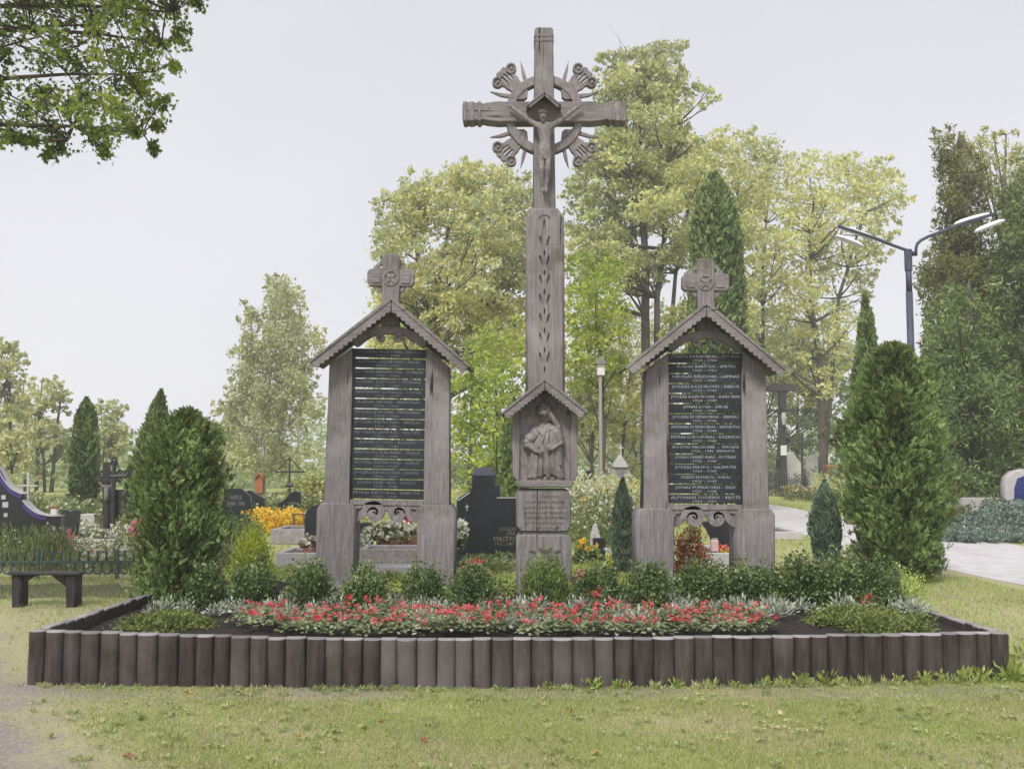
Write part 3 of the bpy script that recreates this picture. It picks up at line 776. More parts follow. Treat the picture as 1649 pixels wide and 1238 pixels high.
LEFT = [("ALFONSAS BAGDONAS - SIAURYS", "1921 - 1945", 104), ("ANTANAS BALTRUNAS - AIDAS", "1923 - 1946", 100), ("ALFONSAS BERNATONIS - DOBILAS", "1920 - 1946", 112), ("JONAS CEPULIS - TIGRAS", "1925 - 1945", 104),
 ("ANTANAS DAGILIS - UOSIS", "1922 - 1947", 106), ("VLADAS GRIGAS - RAMUNAS", "1921 - 1949", 104), ("PETRAS GUDONIS - PAVASARIS", "1924 - 1946", 104), ("JUOZAS INDRIUNAS - BERZAS", "1926 - 1950", 106),
 ("ADOLFAS JANULIS - VELYKIS", "1923 - 1947", 106), ("JONAS JUODIS - KLEVAS", "1925 - 1946", 90), ("ANTANAS KAUNAS - ERELIS", "1924 - 1946", 106), ("PETRAS INTRIUNAS - KIELA", "1922 - 1945", 104),
 ("JUOZAS KAVALIUNAS - VILKAS", "1926 - 1949", 104), ("JONAS KINDURYS - DAGYS", "1925 - 1948", 94), ("PETRAS KIRSTUKAS - NARUTIS", "1923 - 1947", 106)]
def name_board(cx, dy, tilt, label, lines, lettermat, seed):
    rg = random.Random(seed)
    Yf = 10.5
    b0 = W(cx, 960 + dy, Yf); b0.z = 0
    root = empty('memorial_name_board', b0, label, 'memorial board', 'carved memorial boards either side of the cross')
    D = lambda L: [(a, b + dy) for a, b in L]
    def P(name, loops, Y, th, mat, bev=0.006): return plate(name, [local(D(l), cx, Y) for l in loops], Y, th, M[mat], root, bev, px=False)
    # posts and their broader feet
    P('post', [[(-96, 596), (-60, 568), (-59.5, 822), (-101, 822)]], Yf, 0.27, 'wood')
    P('post', [[(59.5, 568), (97, 596), (102, 822), (59.5, 822)]], Yf, 0.27, 'wood')
    for s in (-1, 1):
        o = [(-112, 990), (-112, 829), (-105, 819), (-57, 819), (-50.5, 828), (-50.5, 990)]
        P('post_foot', [[(x * -s, y) for x, y in o]], Yf - 0.06, 0.40, 'wood', 0.012)
    # name plaques
    for i, (l1, l2, wd) in enumerate(lines):
        y0 = 569.5 + 16.2 * i; ht = 14.3 + rg.uniform(-0.5, 0.4)
        tl_ = rg.uniform(-0.35, 0.35)
        pq = plate('plaque', [local(D([(-60.5, y0 - tl_), (60.5, y0 + tl_), (60.5, y0 + ht + tl_), (-60.5, y0 + ht - tl_)]), cx, Yf + 0.05)], Yf + 0.05, 0.022, M['plaque'], root, 0.002, px=False)
        m = MP(Yf + 0.05)
        c = W(cx, y0 + 4.6 + dy, Yf + 0.05)
        a = text_mesh(l1, 0.0385, 0.002); bmx = [v.co.x for v in a.vertices]; k = wd * m / (max(bmx) - min(bmx))
        a.transform(Matrix.Translation((c.x, Yf + 0.0485, c.z)) @ Matrix.Diagonal((k, 1, 1, 1)))
        c2 = W(cx - (2 if 'Z' not in l2 else -12), y0 + 10.9 + dy, Yf + 0.05)
        a2 = text_mesh(l2, 0.0325, 0.002); bx = [v.co.x for v in a2.vertices]; k = (38 if 'Z' not in l2 else 68) * m / (max(bx) - min(bx))
        a2.transform(Matrix.Translation((c2.x, Yf + 0.0485, c2.z)) @ Matrix.Diagonal((k, 1, 1, 1)))
        bm = bmesh.new(); bm.from_mesh(a); bm.from_mesh(a2); bm.to_mesh(a); bm.free()
        put('lettering', a, M[lettermat], pq)
    # lower scrollwork: a rail with two running scrolls
    mb = MB(); Ys = Yf + 0.02
    q = lambda L: local(D(L), cx, Ys)
    mb.ribbon(q([(-60, 816.5), (60, 816.5)]), [0.05] * 2, Ys, Ys + 0.07)
    for s in (-1, 1):
        sp = spiral(19 * s, 833, 1.2, 12.0, 1.35, -PI * 0.5 if s < 0 else -PI * 0.5, 26, sgn=s)
        # from the eye outwards, over the top and down to the outer curl
        path = [(x, y) for x, y in sp]
        tail = smoothpath([path[-1], (19 * s + 11 * s, 823.5), (34 * s, 830), (42 * s, 841), (52 * s, 845), (59.5 * s, 837), (56 * s, 827.5), (48 * s, 829)], 5)
        full = path + tail[1:]
        n = len(full); wd = [0.04 + 0.045 * math.sin(PI * min(1, i / (n * 0.75))) ** 0.8 for i in range(n)]
        mb.ribbon(q(full), wd, Ys + 0.005 * (s + 1), Ys + 0.055)
        mb.ribbon(q(smoothpath([(58 * s, 819), (46 * s, 823), (34 * s, 820), (22 * s, 819)], 4)), [0.03, .035, .04, .045, .045, .05, .05, .05, .05, .045, .04, .035, .03], Ys + 0.012, Ys + 0.05)
    bk = [(-60, 815), (60, 815), (60, 840), (53, 846), (43, 842), (36, 832), (31, 838), (22, 845), (12, 843), (5, 833), (0, 830)]
    bk += [(-x, y) for x, y in reversed(bk[2:-1])]
    P('scroll_backing', [bk], Ys + 0.035, 0.035, 'wood_plain', 0.004)
    mb.ribbon(q([(0, 819), (0, 829)]), [0.10, 0.05], Ys + 0.016, Ys + 0.05)
    mb.build('lower_scrollwork', M['wood_plain'], root, bevel=0)
    # arch under the gable, with a pair of curls
    up = smoothpath([(-60, 549), (-38, 540), (-18, 534), (0, 532), (18, 534), (38, 540), (60, 549)], 4)
    lo = smoothpath([(60, 562), (52, 566), (38, 555), (22, 547), (0, 545), (-22, 547), (-38, 555), (-52, 566), (-60, 562)], 4)
    P('gable_arch', [up + lo], Yf + 0.03, 0.10, 'wood_plain', 0.005)
    mb = MB(); Ya = Yf + 0.012
    for s in (-1, 1):
        sp = spiral(-1 + 12.5 * s, 551.5, 1.0, 6.5, 1.3, -PI / 2 + s * 0.2, 22, sgn=-s)
        mb.ribbon(local(D(sp + [(12.5 * s, 543.5)]), cx, Ya), 0.033, Ya + 0.003 * s, Ya + 0.06)
        mb.build('arch_curl', M['wood_plain'], root); mb = MB()
    P('king_post', [[(-14, 505), (14, 505), (14, 538), (-14, 538)]], Yf + 0.05, 0.13, 'wood', 0.005)
    for s in (-1, 1):
        P('rafter', [[(x * s, y) for x, y in [(4, 502), (96, 580), (96, 590), (58, 563), (4, 514)]]], Yf + 0.18, 0.06, 'wood_h', 0.004)
    gable(root, cx, (1.5, 491 + dy), (-127, 594 + dy), (129, 597 + dy), Yf - 0.24, 0.72)
    # cross on the ridge: ring plate behind, arms in front
    Yx = Yf + 0.02
    ring = circ(0, 452, 33, 40)
    holes = [[(sx * 15 + 3.4 * math.cos(t), 452 + sy * 15.5 + 3.6 * math.sin(t)) for t in (0.2, 1.7, 3.3, 4.9)] for sx in (-1, 1) for sy in (-1, 1)]
    notch = []
    for k in range(40):
        a = 2 * PI * k / 40; r = 33 - 3.2 * (1 + math.cos(4 * a)) * 0.5 - (2.5 if k % 10 in (4, 5, 6) else 0)
        notch.append((r * math.cos(a), 453 + r * math.sin(a)))
    P('ridge_ring', [notch] + holes, Yx + 0.03, 0.05, 'wood_plain', 0.004)
    P('ridge_cross_upright', [[(-14, 500), (-14, 423), (-11, 416), (11, 416), (14, 423), (15, 500)]], Yx, 0.10, 'wood', 0.007)
    P('ridge_cross_arm', [[(-34, 441), (-38, 446), (-38, 463), (-34, 468), (34, 468), (38, 463), (38, 446), (34, 441)]], Yx + 0.006, 0.085, 'wood_h', 0.007)
    for s in (-1, 1):
        P('arm_panel', [[(17 * s, 446), (31 * s, 446), (31 * s, 463), (17 * s, 463)]], Yx - 0.006, 0.01, 'wood_h', 0.002)
    P('rosette', [circ(0, 455, 12.5, 24), circ(0, 455, 10.2, 20)], Yx - 0.014, 0.02, 'wood_plain', 0.002)
    for k in range(4):
        a = PI / 4 + k * PI / 2
        pt = [(5.5 * math.cos(a) + 4.8 * math.cos(t) * math.cos(a) - 2.4 * math.sin(t) * math.sin(a), 455 + 5.5 * math.sin(a) + 4.8 * math.cos(t) * math.sin(a) + 2.4 * math.sin(t) * math.cos(a)) for t in np.linspace(0, 2 * PI, 9)[:-1]]
        P('rosette_petal', [pt], Yx - 0.012, 0.018, 'wood_plain', 0.002)
    root.rotation_euler = (0, R(tilt), 0)
    return root
name_board(618.2, -7.5, 1.15, 'carved wooden gabled board of dark name plaques left of the tall cross, its lettering faint', LEFT, 'letter_dim', 3)
name_board(1136.5, 0, 0.0, 'carved wooden gabled board of dark name plaques right of the tall cross, its lettering clear', RIGHT, 'letter', 7)

# ---------------------------------------------------------------- the tall cross
Yf = 10.6
b0 = W(877, 960, Yf); b0.z = 0
cross = empty('memorial_cross', b0, 'tall carved wooden cross with a rayed ring, a carved figure and a gabled relief niche', 'memorial cross')
def P(name, loops, Y, th, mat, bev=0.006, parent=None): return plate(name, loops, Y, th, M[mat], parent or cross, bev)
P('foot_block', [[(832, 990), (831, 868), (836, 861), (915, 861), (920, 868), (921, 990)]], Yf - 0.08, 0.52, 'wood', 0.015)
P('waist', [[(840, 864), (840, 846), (912, 846), (912, 864)]], Yf - 0.05, 0.46, 'wood_plain', 0.01)
ib = P('inscription_block', [[(831, 798), (836, 788), (914, 788), (920, 798), (920, 846), (914, 856), (838, 856), (831, 846)]], Yf - 0.08, 0.52, 'wood', 0.012)
LN = [("Už Lietuvos", 42, 799), ("ir tikėjimo laisvę", 62, 808), ("paaukojusiems savo", 68, 816.5), ("gyvybes partizanams", 68, 825), ("vietinės rinktinės", 66, 833), ("ir kovotojams", 62, 841.5), ("Tėvynė", 44, 850)]
for s, wd, py in LN:
    c = W(877, py, Yf - 0.08)
    build_text(ib, s, c.x, c.z, Yf - 0.08, 0.052, wd * MP(Yf), M['carved_letter'], 0.002, 'lettering', shear=0.25)
for k, (a, r) in enumerate(((90, 0), (50, 2), (130, 2), (15, 14), (165, 14))):      # carved sprig
    t = R(a); cxp, cyp = 878, 894
    d = (math.cos(t), -math.sin(t))
    ptsl = []
    for u in np.linspace(0, 2 * PI, 12)[:-1]:
        l = 7 + 6.5 * math.cos(u); w_ = 2.4 * math.sin(u)
        ptsl.append((cxp + d[0] * (l + r) - d[1] * w_, cyp + d[1] * (l + r) + d[0] * w_))
    P('carved_leaf', [ptsl], Yf - 0.083, 0.004, 'carved_letter', 0.0)
P('ledge', [[(831, 773), (924, 773), (921, 785), (834, 785)]], Yf - 0.12, 0.56, 'wood_h', 0.01)
P('niche_block', [[(826, 668), (826, 769), (834, 776), (920, 776), (929, 767), (929, 668), (900, 650), (855, 650)]], Yf, 0.42, 'wood', 0.01)
P('niche_jamb', [[(825, 668), (825, 766), (832, 773), (837, 773), (837, 660)]], Yf - 0.035, 0.05, 'wood', 0.006)
P('niche_jamb', [[(919, 660), (919, 773), (923, 773), (930, 765), (930, 668)]], Yf - 0.035, 0.05, 'wood', 0.006)
# sculpted relief: one continuous surface over the back of the niche
def relief():
    x0, x1, y0, y1 = 837.5, 918.5, 636, 773
    nx, ny = 150, 250
    X, Y = np.meshgrid(np.linspace(x0, x1, nx), np.linspace(y0, y1, ny))
    H = np.zeros_like(X)
    def smax(a, b, k=0.012):
        h = np.clip(0.5 + 0.5 * (a - b) / k, 0, 1); return b * (1 - h) + a * h + k * h * (1 - h)
    def ell(cx, cy, rx, ry, h, rot=0, k=0.010):
        nonlocal H
        c, s = math.cos(R(rot)), math.sin(R(rot)); u = ((X - cx) * c + (Y - cy) * s) / rx; v = (-(X - cx) * s + (Y - cy) * c) / ry
        q = np.sqrt(np.clip(1 - u * u - v * v, 0, 1)) * h; H = np.where(q > 0, smax(q, H, k), H)
    def cap(xa, ya, xb, yb, ra, rb, h, k=0.008):
        nonlocal H
        t = np.clip(((X - xa) * (xb - xa) + (Y - ya) * (yb - ya)) / ((xb - xa) ** 2 + (yb - ya) ** 2), 0, 1)
        d = np.hypot(X - (xa + t * (xb - xa)), Y - (ya + t * (yb - ya))) / (ra + (rb - ra) * t)
        q = np.sqrt(np.clip(1 - d * d, 0, 1)) * h; H = np.where(q > 0, smax(q, H, k), H)
    def cut(xa, ya, xb, yb, r, dp):
        nonlocal H
        t = np.clip(((X - xa) * (xb - xa) + (Y - ya) * (yb - ya)) / ((xb - xa) ** 2 + (yb - ya) ** 2), 0, 1)
        d = np.hypot(X - (xa + t * (xb - xa)), Y - (ya + t * (yb - ya))) / r
        H = H - dp * np.exp(-d * d)
    ell(880, 738, 25, 46, 0.115, 0, .03); cap(868, 700, 861, 766, 13, 13, .10, .03); cap(892, 705, 899, 766, 13, 10, .10, .03)   # seated, robed lower body
    ell(879, 708, 18, 30, .12, 0, .03); cap(867, 694, 891, 692, 8, 8, .09)                       # torso and shoulders
    cap(887, 668, 899, 688, 6, 5, .09, .02); cap(899, 688, 902, 708, 5, 6, .09, .02)                 # veil falling to the right
    ell(877, 664, 14, 18, .095, -14)                                                     # veil round the head
    ell(874.5, 665, 9.6, 13, .15, -14, .003)                                              # face
    cap(873, 660, 872.2, 668, 1.8, 2.6, .172, .002)                                           # nose
    cut(868.5, 662, 871, 661.5, 1.8, .035); cut(875.6, 661, 879, 661.5, 1.8, .035); cut(870.5, 672.5, 875.5, 672, 1.3, .025)
    cap(862, 696, 850, 718, 9, 8, .10); cap(850, 718, 864, 728, 7, 5, .135); cap(895, 697, 903, 714, 7, 6, .12, .02); cap(903, 714, 890, 723, 5, 4, .14)
    for a in (-26, -10, 6, 22):                                                          # fingers of the two hands
        cap(865, 728, 865 + 8 * math.cos(R(20 + a)), 728 + 8 * math.sin(R(20 + a)), 1.8, 1.4, .148, .003)
        cap(889, 724, 889 - 8 * math.cos(R(a)), 724 + 8 * math.sin(R(a)), 1.8, 1.4, .152, .003)
    ell(855, 706, 11, 10, .12, 0, .006); ell(849, 712, 7, 7, .115, 0, .005)                       # bundle held at the left
    cap(857, 716, 857, 768, 4.5, 3.5, .10); ell(856, 768, 7, 5, .10); 
    for xa, ya, xb, yb in ((868, 722, 866, 768), (876, 730, 875, 770), (885, 726, 888, 768), (893, 730, 899, 766), (880, 696, 874, 716), (886, 694, 884, 716), (868, 700, 860, 712), (860, 690, 872, 704)):
        cut(xa, ya, xb, yb, 1.5, .016)
    for xa, ya, xb, yb in ((872, 724, 871, 768), (881, 728, 882, 768), (889, 728, 893, 766)):
        cap(xa, ya, xb, yb, 2.4, 3.0, .122, .006)
    cut(866, 770, 878, 766, 1.6, .03); cut(888, 766, 898, 770, 1.6, .03); cut(902, 752, 912, 768, 1.5, .02)
    g = np.random.default_rng(2); H = H + 0.0012 * g.normal(size=H.shape)
    H = np.clip(H, 0, None)
    V = []
    for j in range(ny):
        for i in range(nx):
            p = W(X[j, i], Y[j, i], Yf - 0.003); V.append((p.x, p.y - H[j, i], p.z))
    a = np.arange(nx * ny).reshape(ny, nx)
    Fc = np.stack([a[1:, :-1], a[1:, 1:], a[:-1, 1:], a[:-1, :-1]], -1).reshape(-1, 4)
    o = put('relief_figure', mesh_from('relief_figure', V, Fc), M['wood_plain'], cross, smooth=True)
    o['label'] = 'carved relief of a seated veiled figure with bowed head'
relief()
gable(cross, 0, (877.5, 613), (809, 667), (945, 665), Yf - 0.27, 0.77, fas=9, sc=3, nsc=12)
# pillar, with carved leaf hollows cut into its face
pm = plate_mesh([local([(847, 668), (847, 350), (858, 334), (898, 334), (909, 350), (910, 668)], 0, Yf + 0.02)], 0.36, 0.03)
pm.transform(Matrix.Translation((0, Yf + 0.02, 0)))
pil = put('pillar', pm, M['wood'], cross)
cm = bmesh.new()
def hollow(px, py, rx, rz, ang, dep=0.035):
    c = W(px, py, Yf + 0.02)
    Mx = Matrix.Translation(c - b0) @ Matrix.Rotation(R(ang), 4, 'Y') @ Matrix.Diagonal((rx, dep, rz, 1))
    bmesh.ops.create_icosphere(cm, subdivisions=2, radius=1, matrix=Mx)
hollow(876.5, 362, 0.013, 0.062, 0)
for k in range(7):
    y = 386 + 31.2 * k
    hollow(871.0, y + 2, 0.013, 0.060, -14); hollow(882.6, y + 2, 0.013, 0.060, 14); hollow(876.8, y + 22, 0.009, 0.035, 0)
for a in range(-60, 61, 30):
    hollow(877 + 9 * math.sin(R(a)), 355 - 8 * math.cos(R(a)), 0.02, 0.007, a, .02)
cme = bpy.data.meshes.new('hollows'); cm.to_mesh(cme); cm.free()
co = bpy.data.objects.new('hollows', cme); C.objects.link(co); co.parent = cross
md = pil.modifiers.new('b', 'BOOLEAN'); md.operation = 'DIFFERENCE'; md.object = co; md.solver = 'EXACT'; md.use_self = True
dg = bpy.context.evaluated_depsgraph_get()
nm = bpy.data.meshes.new_from_object(pil.evaluated_get(dg))
pil.modifiers.clear(); pil.data = nm
bpy.data.objects.remove(co)
P('shaft', [[(858, 345), (861, 66), (861, 63.5), (862.2, 62), (861, 60), (861, 47), (864, 44), (888, 44), (891, 47), (891, 60), (889.8, 62), (891, 63.5), (891, 66), (895, 345)]], Yf + 0.07, 0.22, 'wood', 0.01)
for yy in (57, 65):
    P('cap_band', [[(860.2, yy - 1.6), (891.8, yy - 1.6), (891.8, yy + 1.2), (860.2, yy + 1.2)]], Yf + 0.062, 0.236, 'wood_h', 0.003)
yb, yt = 195.5, 163.5
ct = (yb + yt) / 2
half = [(0, -16), (66, -16), (74, -16.5), (92, -14.6), (98, -13.2), (101, -12.9), (103, -16.2), (107, -16.4), (109, -13.6), (112, -14.0), (114, -15.8), (121, -16.0), (123, -14.2), (126, -16.6), (131, -16.0), (132.5, -10)]
rt = [(877 + x, ct + y) for x, y in half]; lt = [(877 - x, ct + y) for x, y in reversed(half[1:])]
outline = lt + rt + [(x, 2 * ct - y) for x, y in reversed(rt)] + [(x, 2 * ct - y) for x, y in reversed(lt)]
P('crossbeam', [outline], Yf + 0.055, 0.20, 'wood_h', 0.006)
for s in (-1, 1):
    for xx, w_ in ((105, 2.4), (118, 4.2), (128.5, 2.0)):
        P('beam_collar', [[(877 + s * (xx - w_), ct - 14.8), (877 + s * (xx + w_), ct - 14.8), (877 + s * (xx + w_), ct + 14.8), (877 + s * (xx - w_), ct + 14.8)]], Yf + 0.043, 0.02, 'wood_plain', 0.004)
# the rayed ring
RC = (877, 184)
Yr = Yf + 0.10
P('ring', [circ(RC[0], RC[1], 63.5, 64), circ(RC[0], RC[1], 50, 56)], Yr, 0.115, 'wood_plain', 0.006)
for q in range(4):
    a0 = R(45 + 90 * q)
    sx, sy = (1 if math.cos(a0) > 0 else -1), (1 if math.sin(a0) > 0 else -1)
    o = [(RC[0] + sx * x, RC[1] + sy * y) for x, y in ((30, 45), (27, 39), (28, 28), (33, 24), (44, 24), (45, 31), (37, 38))]
    P('ring_web', [o], Yr + 0.012, 0.08, 'wood_plain', 0.004)
    def pol(r, dang):
        t = math.atan2(0.78 * sy, 0.80 * sx) + R(dang) * sx * sy
        return (RC[0] + r * math.cos(t), RC[1] + r * math.sin(t))
    orn = empty('ray_ornament', Vector((0, 0, 0)))
    orn.parent = cross
    def PO(name, loops, Y, th, bev=0.003):
        return plate(name, loops, Y, th, M['wood_plain'], orn, bev)
    _p = pol
    def pol(r, d, _p=_p): return _p(r, d * 0.78)
    fan = [pol(58, -13), pol(68, -12), pol(74, -13), pol(79, -12), pol(83, -13.5), pol(86, -9), pol(90, -8), pol(93, -9), pol(101, -6), pol(101, -1), pol(97, 0), pol(101, 1), pol(101, 6), pol(93, 9), pol(90, 8), pol(86, 9), pol(83, 13.5), pol(79, 12), pol(74, 13), pol(68, 12), pol(58, 13)]
    slots = [[pol(78, d - 1.3), pol(91, d - 1.3), pol(93, d), pol(91, d + 1.3), pol(78, d + 1.3), pol(76, d)] for d in (-5.2, 0, 5.2)]
    PO('fan', [fan] + slots, Yr + 0.02, 0.06)
    for d in (-12.5, 12.5):
        c = pol(92, d)
        PO('curl', [circ(c[0], c[1], 8.6, 20), circ(c[0], c[1], 5.9, 16)], Yr + 0.006, 0.075)
        PO('curl_eye', [circ(c[0], c[1], 6.4, 16)], Yr + 0.028, 0.045)
        PO('curl_boss', [circ(c[0] + 0.6, c[1], 2.6, 10)], Yr + 0.012, 0.03)
    for d in (-1, 1):
        base = Vector(_p(62, d * 16)); tip = Vector(_p(95, d * 21.5)); mid = base.lerp(tip, 0.5) + Vector((0, 1.6))
        n_ = (tip - base).normalized(); n_ = Vector((-n_.y, n_.x))
        PO('ray', [[tuple(base + n_ * 3), tuple(mid + n_ * 2.5), tuple(tip), tuple(mid - n_ * 2.3), tuple(base - n_ * 3)]], Yr + 0.03, 0.045, 0.002)
gable(cross, 0, (877, 149), (849, 171), (903, 171), Yf - 0.14, 0.26, fas=4.2, sc=0, nsc=2, board=2.4)

# carved figure on the cross: one skinned body
def corpus():
    Yb = Yf - 0.02
    def V_(px, py, dy=0.0): return W(px, py, Yb + dy)
    J = {}; E = []; Rr = []
    def v(key, px, py, r, dy=0.0, par=None):
        J[key] = len(Rr); Rr.append((V_(px, py, dy), r))
        if par is not None: E.append((J[par], J[key]))
    v('pel', 877, 243, .072, -.01); v('waist', 877.5, 229, .058, -.015, 'pel'); v('chest', 877, 212, .078, -.02, 'waist'); v('neck0', 876.5, 202, .055, -.02, 'chest')
    v('neck', 876, 197.5, .026, -.03, 'neck0'); v('head', 874.5, 189, .044, -.055, 'neck'); v('crown', 873.5, 179.5, .038, -.045, 'head')
    for s, n in ((-1, 'l'), (1, 'r')):
        v('sh' + n, 877 + 13 * s, 202, .040, -.01, 'neck0'); v('ua' + n, 877 + 24 * s, 195, .034, 0, 'sh' + n); v('el' + n, 877 + 35 * s, 186.5, .029, 0, 'ua' + n)
        v('fa' + n, 877 + 45 * s, 178.5, .026, .01, 'el' + n); v('wr' + n, 877 + 52 * s, 173.5, .018, .02, 'fa' + n); v('pa' + n, 877 + 55 * s, 171, .020, .02, 'wr' + n)
        for k, (dx, dy_) in enumerate(((3, -3.6), (4.6, -2.6), (5.2, -1), (4.6, 0.8), (0.4, -3.4))):
            v('f%s%d' % (n, k), 877 + (55 + dx) * s, 171 + dy_, .006, .01, 'pa' + n)
        v('hip' + n, 877 + 5.5 * s, 250, .048, 0, 'pel'); v('kn' + n, 877 + 4.6 * s, 272, .036, -.035, 'hip' + n); v('ca' + n, 877 + 3.6 * s, 286, .032, 0, 'kn' + n)
        v('an' + n, 877 + 2.2 * s, 302, .022, .02 - .012 * s, 'ca' + n); v('to' + n, 877 + 2.4 * s, 310, .016, -.02 - .012 * s, 'an' + n)
    me = bpy.data.meshes.new('carved_figure'); me.from_pydata([tuple(p - b0) for p, r in Rr], E, [])
    o = bpy.data.objects.new('carved_figure', me); C.objects.link(o); o.parent = cross
    sk = o.modifiers.new('s', 'SKIN'); sk.use_smooth_shade = True
    for i, (p, r) in enumerate(Rr):
        me.skin_vertices[0].data[i].radius = (r, r * 0.9)
        me.skin_vertices[0].data[i].use_root = (i == 0)
    sb = o.modifiers.new('d', 'SUBSURF'); sb.levels = 2; sb.render_levels = 2
    dg = bpy.context.evaluated_depsgraph_get()
    nm = bpy.data.meshes.new_from_object(o.evaluated_get(dg)); o.modifiers.clear(); o.data = nm
    nm.materials.clear(); nm.materials.append(M['wood_plain'])
    nm.polygons.foreach_set('use_smooth', [True] * len(nm.polygons))
    # loincloth, hair with a thorn crown, and a face
    mb = MB(); pts = []
    c = V_(877, 240, -.01); 
    n = 20; rows = [(234, .064, .052), (239, .071, .06), (246, .074, .062), (252, .07, .058), (258, .06, .05)]
    b = 0
    for j, (py, rx, ry) in enumerate(rows):
        q = V_(877, py, -.008)
        for k in range(n):
            a = 2 * PI * k / n; f = 1 + 0.06 * math.sin(5 * a + j)
            mb.v.append((q.x + rx * f * math.cos(a), q.y + ry * f * math.sin(a), q.z + 0.01 * math.sin(a * 2)))
    for j in range(len(rows) - 1):
        for k in range(n): mb.f.append((j * n + k, j * n + (k + 1) % n, (j + 1) * n + (k + 1) % n, (j + 1) * n + k))
    mb.build('loincloth', M['wood_plain'], cross, smooth=True)
    mb = MB(); h = V_(873.7, 181.5, -.05)
    for t in range(2):
        mb.tube([h + Vector((.043 * math.cos(a), .043 * math.sin(a), .008 * math.sin(3 * a + t * 2) + .006 * t)) for a in np.linspace(0, 2 * PI, 17)], .007, 5)
    mb.build('thorn_crown', M['wood_plain'], cross, smooth=True)
    mb = MB(); f = V_(874.2, 188, -.098)
    mb.tube([f + Vector((0, .004, .02)), f + Vector((-.001, -.008, -.006))], [.004, .007], 6)
    mb.tube([f + Vector((-.014, .006, -.022)), f + Vector((.012, .006, -.022))], .0035, 5)
    for s in (-1, 1): mb.tube([f + Vector((.008 * s, .006, .012)), f + Vector((.020 * s, .012, .010))], .004, 5)
    mb.tube([f + Vector((0, .012, -.032)), f + Vector((.001, .016, -.055))], [.02, .008], 8)
    mb.build('face', M['wood_plain'], cross, smooth=True)
corpus()
#@@PART3
# ================================================================ TREES
E_ = lambda *a: list(a)
# tall maple behind the right side of the cross
tree('maple_tree', 'tallest pale green maple behind the cross, several stems side by side', 'tree',
     [[(1037, 790, 17), (1040, 600, 15), (1040, 420, 12), (1032, 300, 9), (1030, 190, 5), (1025, 100, 2)], [(1060, 790, 13), (1058, 560, 11), (1068, 400, 8), (1078, 260, 6), (1085, 150, 2)], [(1082, 790, 11), (1078, 600, 9), (1088, 440, 6), (1110, 330, 4)]],
     46, [(955, 100), (985, 75), (1030, 70), (1060, 62), (1100, 55), (1108, 75), (1095, 100), (1130, 140), (1165, 150), (1158, 170), (1110, 178), (1120, 215), (1150, 230), (1165, 290), (1150, 330), (1120, 420), (1040, 470), (960, 480), (915, 460), (905, 300), (935, 240), (960, 190), (950, 140)],
     M['maple_green'], M['bark'], 11, step=17, rr=(14, 26), depth=3.2, holes=[(1130, 200, 16, .6), (1060, 205, 10, .8), (1075, 380, 12, 2.2), (1140, 130, 10, .5), (1030, 150, 7, .6), (1100, 245, 8, .6), (940, 330, 7, 1)], keep=0.9, per=118, lsize=0.105, limbs=130, twigs=10, tw=.3)
tree('maple_tree', 'broad yellowing maple behind the left name board', 'tree',
     [[(706, 790, 15), (708, 640, 13), (700, 520, 10), (712, 420, 6), (735, 300, 2)], [(706, 700, 8), (690, 500, 6), (672, 420, 5), (660, 340, 2)], [(760, 790, 12), (765, 560, 9), (780, 420, 6), (790, 320, 2)]],
     40, [(592, 320), (640, 300), (660, 275), (700, 280), (735, 252), (780, 258), (830, 268), (862, 290), (868, 420), (862, 560), (800, 600), (740, 590), (640, 610), (598, 590), (588, 500), (598, 440), (590, 400), (604, 360)],
     M['maple_yellow'], M['bark'], 12, step=17, rr=(14, 27), depth=3, holes=[(700, 395, 22, .7), (665, 410, 16, .5), (690, 305, 8, 1.6), (840, 345, 12, .9), (800, 360, 8, 1.4), (645, 395, 12, .6), (720, 340, 6, 1), (620, 340, 6, 1)], keep=0.95, per=140, lsize=0.088, limbs=130, twigs=10, tw=.3)
tree('maple_tree', 'wide open-crowned maple behind the street lamp, sky showing through it', 'tree',
     [[(1326, 775, 14), (1323, 640, 12), (1310, 520, 9), (1300, 420, 7), (1310, 330, 3)], [(1320, 600, 8), (1350, 480, 6), (1380, 380, 4), (1400, 300, 2)], [(1232, 770, 9), (1228, 560, 7), (1228, 420, 5), (1240, 300, 2)]],
     60, [(1150, 215), (1200, 205), (1250, 210), (1262, 240), (1330, 235), (1385, 245), (1440, 255), (1462, 300), (1470, 320), (1455, 350), (1440, 400), (1400, 470), (1380, 560), (1350, 640), (1280, 660), (1225, 620), (1195, 560), (1190, 420), (1200, 330), (1165, 270)],
     M['maple_yellow'], M['bark'], 13, step=17, rr=(12, 23), depth=4, holes=[(1375, 370, 26, .8), (1215, 235, 14, .7), (1350, 470, 22, .8), (1235, 360, 9, 1), (1290, 395, 9, .8), (1350, 300, 13, .6), (1255, 470, 11, .9), (1330, 560, 14, 1.4), (1275, 560, 8, 1), (1405, 330, 12, .7), (1240, 520, 8, 1), (1300, 300, 8, .6), (1210, 290, 8, 1)], keep=0.85, per=44, lsize=0.13, limbs=130, twigs=9, tw=.3)
tree('maple_tree', 'thin yellow-green tree between the tall maple and the dark column', 'tree',
     [[(1168, 790, 9), (1172, 560, 7), (1180, 380, 5), (1190, 260, 2)]],
     52, [(1130, 210), (1165, 200), (1230, 215), (1250, 300), (1230, 400), (1220, 560), (1180, 640), (1120, 600), (1090, 520), (1110, 400), (1120, 300)],
     M['maple_yellow'], M['bark'], 14, step=20, rr=(13, 22), depth=2.5, holes=[(1200, 260, 14, 1), (1215, 470, 12, 1.2)], keep=0.8, per=100, lsize=0.12, limbs=40, twigs=8, tw=.3)
